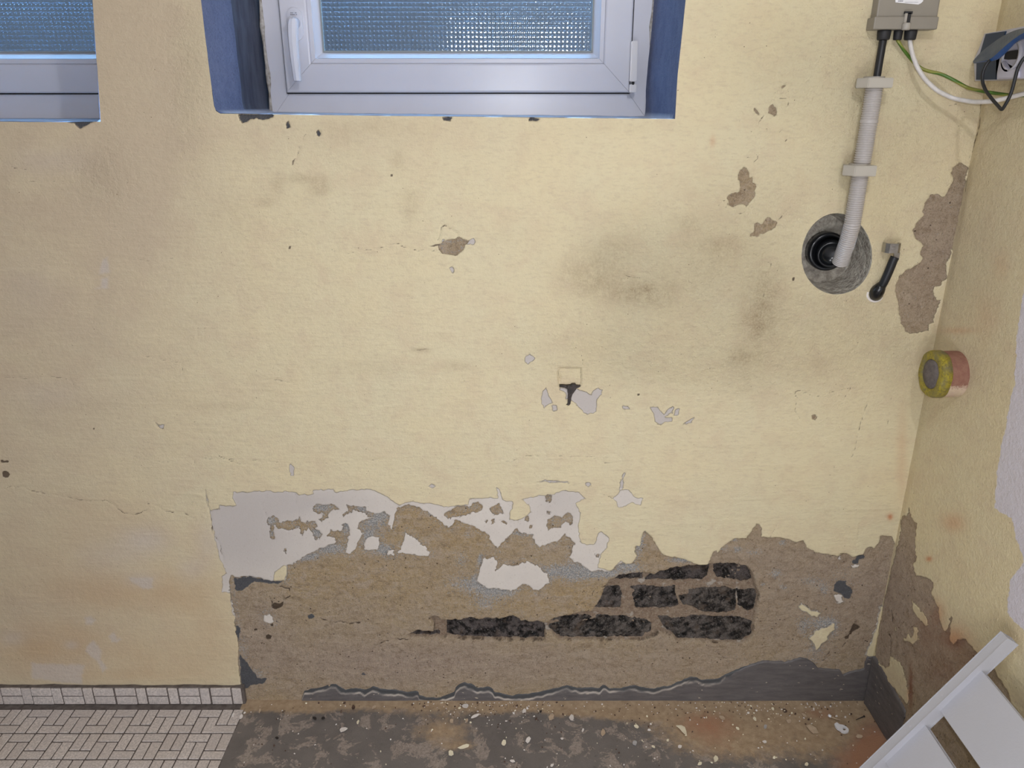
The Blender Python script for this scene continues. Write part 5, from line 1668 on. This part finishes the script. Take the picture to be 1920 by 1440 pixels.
# cable stub with its earthing lug
def build_lug():
    a = np.array(P2(1640, 552, .004))
    root = empty('cable_stub', tuple(P2(1640, 552, 0)))
    path = smooth_path([P2(1640, 553, .012), P2(1645, 548, -.006), P2(1651, 540, -.012), P2(1659, 526, -.018), P2(1667, 508, -.022), P2(1674, 490, -.024), P2(1678, 482, -.024)], 40, 5)
    bm = bmesh.new()
    tube(bm, path[9:], .0085, 16)
    part('sleeve', bm, M['black_cable'], root, True)
    bm = bmesh.new()
    tube(bm, smooth_path([P2(1640, 554, .014), P2(1642, 550, -.004), P2(1648, 542, -.013), P2(1653, 534, -.017)], 16, 3), [.0150, .0150, .0152, .0152, .0152, .0152, .0150, .0148, .0146, .0142, .0138, .0132, .0124, .0114, .0102, .0088], 20)
    part('end_cap', bm, M['black_rubber'], root, True)
    tail = path[-1]
    bm = bmesh.new()
    y = -.0265
    f = [Vector(onY(u, v, y)) for u, v in ((1677, 474), (1688, 474), (1685, 488), (1676, 488))]
    prism(bm, f, (0, .004, 0))
    part('blade', bm, M['steel'], root)
    bm = bmesh.new()
    # squared bracket-shaped clamp: front plate and two flanks bent back
    zt, zb = onY(1676, 456.5, y)[2], onY(1676, 474.5, y)[2]
    xs = [onY(u, 465, y)[0] for u in (1661, 1667, 1683, 1690)]
    prof = [(xs[0], y + .016), (xs[0] + .001, y + .004), (xs[1], y - .003), (xs[2], y - .003), (xs[3] - .001, y + .002), (xs[3], y + .015)]
    inn = [(x + (.0018 if i < 2 else -.0018 if i > 3 else 0), yy + (.002 if 1 < i < 4 else 0)) for i, (x, yy) in enumerate(prof)]
    prism(bm, [Vector((x, yy, zt)) for x, yy in prof + inn[::-1]], (0, 0, zb - zt))
    bx(bm, (xs[1] + .004, y - .0042, zt - .0125), (xs[1] + .0105, y - .0028, zt - .006), .0004)
    part('clamp', bm, M['steel'], root)
    bm = bmesh.new()
    ring = [P2(1640 + 14 * math.cos(t), 553 + 12 * math.sin(t), -.0035) for t in np.linspace(.3, PI * 1.15, 20)]
    tube(bm, ring, .0028, 8)
    part('plaster_collar', bm, M['chip_white'], root, True)
    tag(root, 'short black cable stub with a steel clamp end, right of the round hole', 'cable stub')


build_lug()


# clay pipe stub with the yellow end, on the right wall
def build_stub():
    base = onX(1793, 700)
    y0, z0 = base[1] - .004, base[2]
    root = empty('pipe_stub', (.893, y0, z0))
    R0 = .0465
    bm = bmesh.new()
    lay = bm.verts.layers.float.new('flaking')
    lathe(bm, [(-.004, R0 * 1.02), (.0, R0), (.018, R0), (.038, R0 * .99), (.044, R0 * .985), (.046, R0 * .93)], (.893, y0, z0), (-1, 0, 0), 56)
    for v in bm.verts:
        v[lay] = (v.co.z - z0) * 1.0 + .012 - .2 * (v.co.y - y0) * 0
    part('pipe_body', bm, M['stub'], root, True)
    bm = bmesh.new()
    lathe(bm, [(.034, R0 * .95), (.036, R0 * 1.035), (.050, R0 * 1.03), (.0535, R0 * 1.0), (.0548, R0 * .95), (.0550, R0 * .80), (.0548, R0 * .67), (.0535, R0 * .645), (.049, R0 * .635), (.045, R0 * .6)], (.893, y0, z0), (-1, 0, 0), 56)
    for v in bm.verts:
        a = math.atan2(v.co.z - z0, v.co.y - y0)
        v.co.x += .0009 * math.sin(3 * a + 1.0) + .0005 * math.sin(7 * a)
    part('end_rim', bm, M['yrim'], root, True)
    bm = bmesh.new()
    lathe(bm, [(.040, R0 * .64), (.0525, R0 * .645), (.0540, R0 * .61), (.0536, R0 * .2)], (.893, y0, z0), (-1, 0, 0), 40)
    part('plug', bm, M['plug'], root, True)
    tag(root, 'red-brown clay pipe stub with a yellow end, sticking out of the right wall', 'pipe stub')


build_stub()


# blue socket box at the top right
def build_socket():
    xf = .845
    P = lambda u, v, x=xf: Vector(onX(u, v, x))
    zb = P(1830, 151).z
    zt = P(1850, 58).z
    y_l = P(1829, 120).y
    y_r = -.235
    root = empty('wall_socket', (.893, (y_l + y_r) / 2, zb))
    out = [P(1828, 152), P(1826, 112), P(1834, 95), P(1846, 63), P(1886, 56), Vector((xf, y_r, zt)), Vector((xf, y_r, zb))]
    bm = bmesh.new()
    prism(bm, out, (.046, 0, 0))
    part('base', bm, M['socket_grey'], root)
    bm = bmesh.new()
    x2 = xf - .003
    prism(bm, [P(u, v, x2) for u, v in ((1830, 149.5), (1831, 112), (1838, 98), (1848, 64), (1885, 58.5), (1872, 100), (1868, 112), (1867, 149))], (.0025, 0, 0))
    part('frame_panel', bm, M['navy'], root)
    bm = bmesh.new()
    prism(bm, [P(u, v, x2) for u, v in ((1869, 148.5), (1870, 110), (1884, 96), (1905, 76), (1925, 64), (1965, 55), (1965, 146))], (.0025, 0, 0))
    face = part('socket_face', bm, M['socket_white'], root)
    # raised ring of the plug well and its dark inside
    c = P(1899, 105, xf - .003)
    bm = bmesh.new()
    n = 36
    r0, r1 = .0215, .0245
    A = [[bm.verts.new((xf - .003 - h, c.y + r * math.cos(2 * PI * k / n), c.z + r * math.sin(2 * PI * k / n) * 1.0)) for k in range(n)] for r, h in ((r1, 0), (r1, .005), (r0, .005), (r0, 0))]
    for a, b in zip(A[:-1], A[1:]):
        for k in range(n):
            bm.faces.new((a[k], a[(k + 1) % n], b[(k + 1) % n], b[k]))
    part('socket_ring', bm, M['socket_grey'], face, True)
    bm = bmesh.new()
    prism(bm, [P(u, v, xf - .0045) for u, v in ((1876, 110), (1884, 98), (1896, 95), (1911, 93), (1910, 103), (1906, 111), (1890, 112))], (.0015, 0, 0))
    part('plug_well', bm, M['dark_gap'], face)
    bm = bmesh.new()
    prism(bm, [P(u, v, xf - .008) for u, v in ((1871, 147), (1872, 119), (1880, 115), (1890, 132), (1902, 128), (1908, 133), (1908, 146))], (.005, 0, 0))
    bmesh.ops.bevel(bm, geom=[e for e in bm.edges if e.calc_face_angle(0) > .6], offset=.0012, segments=2, affect='EDGES')
    part('inner_cover', bm, M['socket_white'], face)
    # raised curved lid
    up = smooth_path([P(1824, 115, .800), P(1835, 101, .812), P(1856, 84, .822), P(1882, 66, .826), P(1905, 55.5, .828), P(1922, 52.5, .828), P(1965, 49, .826)], 30, 3)
    lo = smooth_path([P(1825, 118, .796), P(1842, 114, .798), P(1857, 112, .800), P(1873, 97, .803), P(1894, 78, .806), P(1920, 60, .806), P(1965, 50, .806)], 30, 3)
    lo2 = smooth_path([P(1825, 119, .798), P(1843, 116, .800), P(1859, 115.5, .802), P(1875, 109, .806), P(1885, 96, .808), P(1905, 76, .810), P(1965, 62, .810)], 30, 3)

    def ribbon(bm, A_, B_, th):
        f = [[bm.verts.new(p) for p in A_], [bm.verts.new(p) for p in B_], [bm.verts.new(Vector(p) + Vector(th)) for p in B_], [bm.verts.new(Vector(p) + Vector(th)) for p in A_]]
        for k in range(len(A_) - 1):
            for q in range(4):
                a, b = f[q], f[(q + 1) % 4]
                bm.faces.new((a[k], a[k + 1], b[k + 1], b[k]))
        for e in (0, -1):
            bm.faces.new([f[q][e] for q in range(4)])
    bm = bmesh.new()
    ribbon(bm, up, lo, (.004, 0, -.001))
    lid = part('lid', bm, M['lid_blue'], root, False)
    bm = bmesh.new()
    ribbon(bm, lo, lo2, (.003, 0, 0))
    tag(part('lid_edge', bm, M['lid_edge'], lid, False), 'bright blue rim')
    tag(root, 'blue and pale grey wall socket box with a raised blue lid, top right', 'wall socket')


build_socket()
cable('hanging_cord', [P1(1862, 106, .812), P1(1855, 114, .800), P1(1847, 124, .795), P1(1842, 138, .794), P1(1842, 155, .793), P1(1848, 170, .792), P1(1861, 187, .792), P1(1876, 204, .792), P1(1878.5, 208, .792), P1(1881, 203, .792), P1(1890, 188, .793), P1(1897, 172, .794), P1(1902, 152, .795), P1(1908, 128, .797), P1(1920, 107, .800), P1(1940, 98, .815), P1(1960, 96, .835)], .0027, 'black_cable', 'thin black cord hanging in a loop from the blue socket', 'cord', 110)

# iron remnant let into the wall
T = Z(1020, 670, 120 / 1571, (380, 685), (470, 684), (560, 692), (650, 683), (690, 657), (770, 655), (792, 690), (850, 702), (900, 697), (900, 720), (850, 745), (800, 765), (785, 800), (740, 860), (695, 920), (672, 1000), (660, 1080), (648, 1150), (620, 1180), (595, 1190), (575, 1172), (540, 1168), (575, 1148), (588, 1050), (590, 900), (575, 840), (578, 785), (500, 745), (380, 735))
bm = bmesh.new()
prism(bm, [Vector(onY(u, v, -.0062)) for u, v in T], (0, .012, 0))
bmesh.ops.bevel(bm, geom=[e for e in bm.edges if e.calc_face_angle(0) > .9], offset=.0007, segments=1, affect='EDGES')
tag(obj('iron_bracket', bm, M['iron']), 'small black iron bracket stub shaped like a T, set in the yellow wall', 'bracket')


# ------------------------------------------------------------------ white slatted rack leaning on the right wall
def build_rack():
    ya, yb_ = -.440, -.458
    O = np.array(onY(1613, 1440, ya))
    Tp = np.array(onY(1877, 1185, ya))
    d = Tp - O
    d[1] = 0
    L = np.linalg.norm(d)
    d = d / L
    n = np.array([-d[2], 0, d[0]])      # out of the rack, towards the room's middle
    s0 = -O[2] / d[2] + .006            # where the rail meets the floor
    wid = .34
    root = empty('slatted_rack', tuple(O + d * s0 + np.array([0, -wid / 2, -.004])))

    def brick(s_a, s_b, y_a, y_b, n_a, n_b, bev):
        bm = bmesh.new()
        bx(bm, (0, 0, 0), (1, 1, 1))
        for v in bm.verts:
            s = s_a + (s_b - s_a) * v.co.x
            yy = y_a + (y_b - y_a) * v.co.y
            nn = n_a + (n_b - n_a) * v.co.z
            v.co = Vector(O + d * s + n * nn)
            v.co.y = yy
        bmesh.ops.bevel(bm, geom=bm.edges[:], offset=bev, segments=2, affect='EDGES')
        return bm
    sT = L
    for y_a in (ya, ya - wid + .018):
        part('rail', brick(s0, sT, y_a, y_a - .018, 0, -.024, .0012), M['white_wood'], root)

    def s_of(u, v):
        # slide along the line of sight to the slats' own plane just beside the rail
        p = np.array(onY(u, v, yb_))
        return float(np.dot(p - O, d))
    e1, e2, e3, e4 = s_of(1838, 1257), s_of(1765, 1333), s_of(1736, 1361), s_of(1665, 1432)
    pitch = e1 - e3
    w1 = e1 - e2
    top = e1
    k = 0
    while top - w1 > s0 + .01:
        part('slat', brick(top - w1, top, yb_ + .001, ya - wid + .017, -.012, -.022, .0008), M['white_wood'], root)
        top -= pitch
        k += 1
    # screw plugs on the rail
    for u, v in ((1763, 1302), (1704, 1360), (1660, 1404)):
        p = np.array(onY(u, v, ya - .009))
        s = float(np.dot(p - O, d))
        bm = bmesh.new()
        c = O + d * s + n * -.0008
        c[1] = ya - .009
        lathe(bm, [(0, .0022), (.0014, .0020)], c, n, 10)
        part('screw_cap', bm, M['socket_grey'], root)
    tag(root, 'white slatted wooden rack leaning against the right wall', 'rack')


build_rack()


# ------------------------------------------------------------------ litter on the floor
def floor_z(u, v):
    return np.array(onZ(u, v, .0012))


def chip_mesh(u, v, wpx, hpx, ang, seed, th=.0016, tilt=.10, pts=None):
    r = random.Random(seed)
    c = floor_z(u, v)
    e = floor_z(u + 1, v) - c
    g = floor_z(u, v + 1) - c
    bm = bmesh.new()
    outl = []
    if pts is None:
        k = r.choice((6, 7, 8))
        pts = []
        for i in range(k):
            a = 2 * PI * i / k + r.uniform(-.25, .25)
            m = r.uniform(.72, 1.08)
            x, y = math.cos(a) * wpx / 2 * m, math.sin(a) * hpx / 2 * m
            ca, sa = math.cos(ang), math.sin(ang)
            pts.append((x * ca - y * sa, x * sa + y * ca))
    tx, ty = r.uniform(-tilt, tilt), r.uniform(-tilt, tilt)
    lift = 0
    P3 = []
    for x, y in pts:
        p = c + e * x + g * y
        q = p - c
        P3.append(np.array([q[0], q[1], q[0] * tx + q[1] * ty]))
    lo = min(p[2] for p in P3)
    for p in P3:
        outl.append(Vector((p[0], p[1], p[2] - lo + th)))
    prism(bm, outl, (0, 0, -th))
    return bm, Vector((c[0], c[1], .0004))


def chip(name, u, v, w, h, ang, mat, label, cat, group=None, th=.0016, pts=None, tilt=.10):
    bm, c = chip_mesh(u, v, w, h, ang, int(u * 7 + v), th, tilt, pts)
    o = obj(name, bm, M[mat])
    o.location = c
    return tag(o, label, cat, group)


CH = [
    ('paint_chip', 643.5, 1368, 18, 8, -.4, 'chip_white', 'white leaf-shaped paint chip alone on the dark grey floor, left half', 'paint chip'),
    ('paint_chip', 671, 1354, 5, 9, .3, 'chip_cream', 'small cream chip just right of the white leaf-shaped chip', 'paint chip'),
    ('paint_chip', 452, 1344, 7, 9, .5, 'chip_white', 'pale chip beside the corner of the tiled floor', 'paint chip'),
    ('paint_chip', 437, 1341, 4, 9, .5, 'chip_white', 'narrow pale chip lying on the edge of the floor tiles', 'paint chip'),
    ('paint_chip', 487, 1333, 4, 8, .3, 'chip_tan', 'tan sliver on brown dust near the tiled skirting end', 'paint chip'),
    ('paint_chip', 701, 1326, 12, 5, -.6, 'chip_tan', 'slanting tan sliver below the grey painted band', 'paint chip'),
    ('plaster_crumb', 663, 1326, 7, 9, .3, 'chip_brown', 'dark red-brown crumb left of the slanting tan sliver', 'crumb'),
    ('plaster_crumb', 590, 1347, 9, 6, .4, 'chip_dark', 'left one of two dark crumbs side by side', 'crumb'),
    ('plaster_crumb', 606, 1346.5, 7, 6, -.4, 'chip_dark', 'right one of two dark crumbs side by side', 'crumb'),
    ('plaster_crumb', 519, 1384, 7, 6, .4, 'chip_dark', 'single black crumb on the grey floor near the tiles', 'crumb'),
    ('plaster_crumb', 457, 1313, 9, 10, .6, 'chip_dark', 'dark crumb lying against the end of the tiled skirting', 'crumb'),
    ('paint_chip', 846, 1412, 11, 12, .3, 'chip_cream', 'square cream paint chip below the long tapering cream chip', 'paint chip'),
    ('paint_chip', 870, 1400, 24, 7, -.28, 'chip_cream', 'long tapering cream paint chip', 'paint chip'),
    ('paint_chip', 945, 1393, 10, 12, .5, 'chip_cream', 'cream diamond-shaped chip left of a white pointed chip', 'paint chip'),
    ('paint_chip', 990, 1388, 9, 16, .7, 'chip_white', 'white pointed chip right of the cream diamond-shaped one', 'paint chip'),
    ('paint_chip', 873, 1324, 14, 11, .3, 'chip_white', 'rounded pale grey chip on the brown dust near the wall', 'paint chip'),
    ('paint_chip', 891, 1343, 18, 6, -.35, 'chip_white', 'curved pale sliver below the rounded pale grey chip', 'paint chip'),
    ('paint_chip', 875, 1351, 7, 9, .3, 'chip_tan', 'tan chip touching the left end of the curved pale sliver', 'paint chip'),
    ('paint_chip', 847, 1352, 8, 8, .3, 'chip_tan', 'tan triangular chip left of the curved pale sliver', 'paint chip'),
    ('paint_chip', 983, 1333, 8, 9, .7, 'chip_white', 'white chip in the crumbs close to the wall, left of a black crumb', 'paint chip'),
    ('plaster_crumb', 1014, 1334, 5, 5, 0, 'chip_dark', 'tiny black crumb on ochre dust close to the wall', 'crumb'),
    ('paint_chip', 1034, 1345, 12, 14, .5, 'chip_tan', 'two-tone tan chip with a pale top, left of a white rectangle', 'paint chip'),
    ('paint_chip', 1072, 1346, 10, 15, .1, 'chip_white', 'white rectangular chip on the border of dust and grey floor', 'paint chip'),
    ('paint_chip', 1093, 1369, 4, 7, .3, 'chip_white', 'tiny white chip below right of the white rectangle', 'paint chip'),
    ('paint_chip', 1054, 1385, 7, 4, .1, 'chip_white', 'tiny flat white chip on bare grey floor below the white rectangle', 'paint chip'),
    ('paint_chip', 1131, 1374, 9, 16, .15, 'chip_tan', 'upright tan chip with a cream tip in the middle of the floor', 'paint chip'),
    ('paint_chip', 961, 1427, 10, 5, .15, 'chip_white', 'small oval white chip near the bottom edge', 'paint chip'),
    ('paint_chip', 1035, 1435, 8, 6, -.5, 'chip_white', 'pale chip cut close to the bottom edge, right of the oval one', 'paint chip'),
    ('paint_chip', 1193, 1362, 10, 6, .4, 'chip_cream', 'cream triangular chip above the grey stone chip', 'paint chip'),
    ('plaster_chip', 1190, 1393, 11, 10, .3, 'chip_grey', 'grey stone chip on the grey floor', 'plaster chip'),
    ('paint_chip', 1275, 1400, 9, 7, -.3, 'chip_white', 'white rounded chip below the curled cream flake', 'paint chip'),
    ('paint_chip', 1252, 1388, 5, 5, .4, 'chip_cream', 'tiny cream chip left of the white rounded chip', 'paint chip'),
    ('paint_chip', 1225, 1400, 8, 5, .5, 'chip_cream', 'cream crescent chip right of the grey stone chip', 'paint chip'),
    ('paint_chip', 1342, 1423, 11, 16, .1, 'chip_cream', 'upright cream chip near the bottom edge', 'paint chip'),
    ('paint_chip', 1312, 1432, 10, 7, -.5, 'chip_cream', 'flat cream chip left of the upright one at the bottom edge', 'paint chip'),
    ('paint_chip', 1415, 1348, 9, 6, .8, 'chip_cream', 'cream drop-shaped chip right of the rusty floor stain', 'paint chip'),
    ('plaster_chip', 1435, 1362, 7, 9, .3, 'chip_grey', 'grey chip with a dark side below the drop-shaped cream chip', 'plaster chip'),
    ('paint_chip', 1434, 1391, 9, 5, .1, 'chip_white', 'white oval chip below the grey chip with a dark side', 'paint chip'),
    ('paint_chip', 1449, 1329, 7, 4, .8, 'chip_cream', 'small cream chip close to the wall, above the grey chip', 'paint chip'),
    ('plaster_crumb', 1472, 1333, 11, 6, .5, 'chip_brown', 'brown angular crumb close to the wall in the right half', 'crumb'),
    ('plaster_chip', 1479, 1352, 10, 8, .2, 'chip_tan', 'dull brown square chip below the brown angular crumb', 'plaster chip'),
    ('plaster_chip', 1508, 1341, 14, 4, .6, 'chip_tan', 'thin tan splinter on reddish dust', 'plaster chip'),
    ('plaster_chip', 1523, 1368, 26, 12, .45, 'chip_tan', 'long tan plaster chip left of the white plastic bracket', 'plaster chip'),
    ('paint_chip', 1612, 1381, 15, 8, .1, 'chip_tan', 'beige flake on the red dust near the slatted rack', 'paint chip'),
    ('paint_chip', 1538, 1335, 8, 5, .2, 'chip_tan', 'pinkish chip near the wall above the white plastic bracket', 'paint chip'),
    ('paint_chip', 1383, 1366, 8, 4, .4, 'chip_cream', 'narrow cream chip between the rusty stain and the grey chip', 'paint chip'),
    ('plaster_chip', 1354, 1346, 15, 7, .5, 'chip_tan', 'pinkish tan chip on the rusty stain', 'plaster chip'),
    ('paint_chip', 1512, 1433, 7, 8, .6, 'chip_cream', 'cream chip at the bottom edge left of the slatted rack', 'paint chip'),
]
for a in CH:
    chip(*a)
# curled flake
chip('paint_flake', 1280, 1371, 18, 15, .5, 'chip_cream', 'largest curled cream flake lying on the rusty brown dust', 'paint flake', None, .0016, [(-13, -4), (-3, -8), (4, -7), (7, 1), (8, 9), (3, 6), (-2, 3), (-6, -1)], .45)


def build_plastic_bracket():
    c = floor_z(1578, 1367)
    e = floor_z(1579, 1367) - c
    g = floor_z(1578, 1368) - c
    root_pts = [(-14, -8), (-9, -11), (-5, -7), (2, -6), (8, -3), (13, 2), (13, 7), (7, 9), (1, 8), (-3, 4), (-9, 1), (-12, -3)]
    bm = bmesh.new()
    outer = [c + e * x + g * y for x, y in root_pts]
    hole = [c + e * (5 + 3.2 * math.cos(t)) + g * (2 + 2.8 * math.sin(t)) for t in np.linspace(0, 2 * PI, 12, endpoint=False)]
    # ring of quads between the outline and the hole, top and bottom
    o12 = resample([tuple(p) for p in outer] + [tuple(outer[0])], 25)[:-1]
    h24 = []
    for p in o12:
        a = math.atan2(np.dot(p - c, g) / np.dot(g, g) - 2, np.dot(p - c, e) / np.dot(e, e) - 5)
        h24.append(c + e * (5 + 3.2 * math.cos(a)) + g * (2 + 2.8 * math.sin(a)))
    N = len(o12)
    lay = []
    for zz in (0.0045, 0.0):
        lay.append(([bm.verts.new((p[0], p[1], .0006 + zz)) for p in o12], [bm.verts.new((p[0], p[1], .0006 + zz)) for p in h24]))
    for k in range(N):
        j = (k + 1) % N
        (to, th), (bo, bh) = lay
        bm.faces.new((to[k], to[j], th[j], th[k]))
        bm.faces.new((bo[k], bh[k], bh[j], bo[j]))
        bm.faces.new((to[k], bo[k], bo[j], to[j]))
        bm.faces.new((th[k], th[j], bh[j], bh[k]))
    o = obj('plastic_bracket', bm, M['paper'])
    tag(o, 'small white plastic bracket with a round hole, on the floor near the rack', 'plastic bracket')
    o.data.transform(Matrix.Translation((-c[0], -c[1], 0)))
    o.location = (c[0], c[1], 0)


build_plastic_bracket()


def build_plug():
    a, b, c2 = floor_z(1553, 1343), floor_z(1558, 1346), floor_z(1575, 1351)
    root = empty('wall_plug', (a[0], a[1], .001))
    z = Vector((0, 0, .0035))
    bm = bmesh.new()
    tube(bm, [Vector(a) + z, Vector(a) * .5 + Vector(b) * .5 + z, Vector(b) + z], [.0034, .0036, .003], 10)
    part('head', bm, M['paper'], root, True)
    bm = bmesh.new()
    tube(bm, [Vector(b) + z * .7, Vector(c2) + z * .35], [.0019, .0012], 8)
    tag(part('stick', bm, M['chip_tan'], root, True), 'brown stick')
    tag(root, 'white-headed plug with a brown stick, above the white plastic bracket', 'wall plug')
    p, q = floor_z(1605, 1350), floor_z(1620, 1344)
    bm = bmesh.new()
    tube(bm, [Vector(p) + Vector((0, 0, .001)), Vector(q) + Vector((0, 0, .0012))], [.0008, .0014], 8)
    lathe(bm, [(0, .0026), (.0008, .0026)], Vector(q) + Vector((0, 0, .0014)), Vector(q) - Vector(p), 10)
    tag(obj('nail', bm, M['chip_dark']), 'black nail lying on the floor near the rack', 'nail')


build_plug()


def build_crumbs():
    r = random.Random(11)
    bm = bmesh.new()
    for slot, n in ((0, 270), (1, 110), (2, 240)):
        for _ in range(n):
            if r.random() < .72:
                u = r.choice((r.gauss(860, 45), r.gauss(970, 40), r.uniform(470, 1640), r.gauss(1320, 90), r.gauss(1480, 70), r.uniform(780, 1600)))
                v = 1316 + abs(r.gauss(0, 22))
            else:
                u, v = r.uniform(440, 1640), r.uniform(1316, 1450)
            if not 425 < u < 1645:
                continue
            c = floor_z(u, v)
            q = r.uniform(.0007, .0021) * (1.0 if r.random() < .85 else 1.6)
            vs = bmesh.ops.create_cone(bm, segments=5, radius1=q, radius2=q * .7, depth=q * .9, cap_ends=True)['verts']
            ax, ay, rot = r.uniform(.7, 1.5), r.uniform(.6, 1.1), r.uniform(0, PI)
            for w in vs:
                x, y = w.co.x * ax, w.co.y * ay
                w.co = Vector((c[0] + x * math.cos(rot) - y * math.sin(rot), c[1] + x * math.sin(rot) + y * math.cos(rot), w.co.z + .0012 + r.uniform(0, .0002)))
            for f in {f for w in vs for f in w.link_faces}:
                f.material_index = slot
    o = obj('plaster_grit', bm, M['chip_white'])
    o.data.materials.append(M['chip_cream'])
    o.data.materials.append(M['chip_brown'])
    tag(o, 'pale and brown grit and paint specks strewn along the foot of the wall', 'grit', None, 'stuff')


build_crumbs()
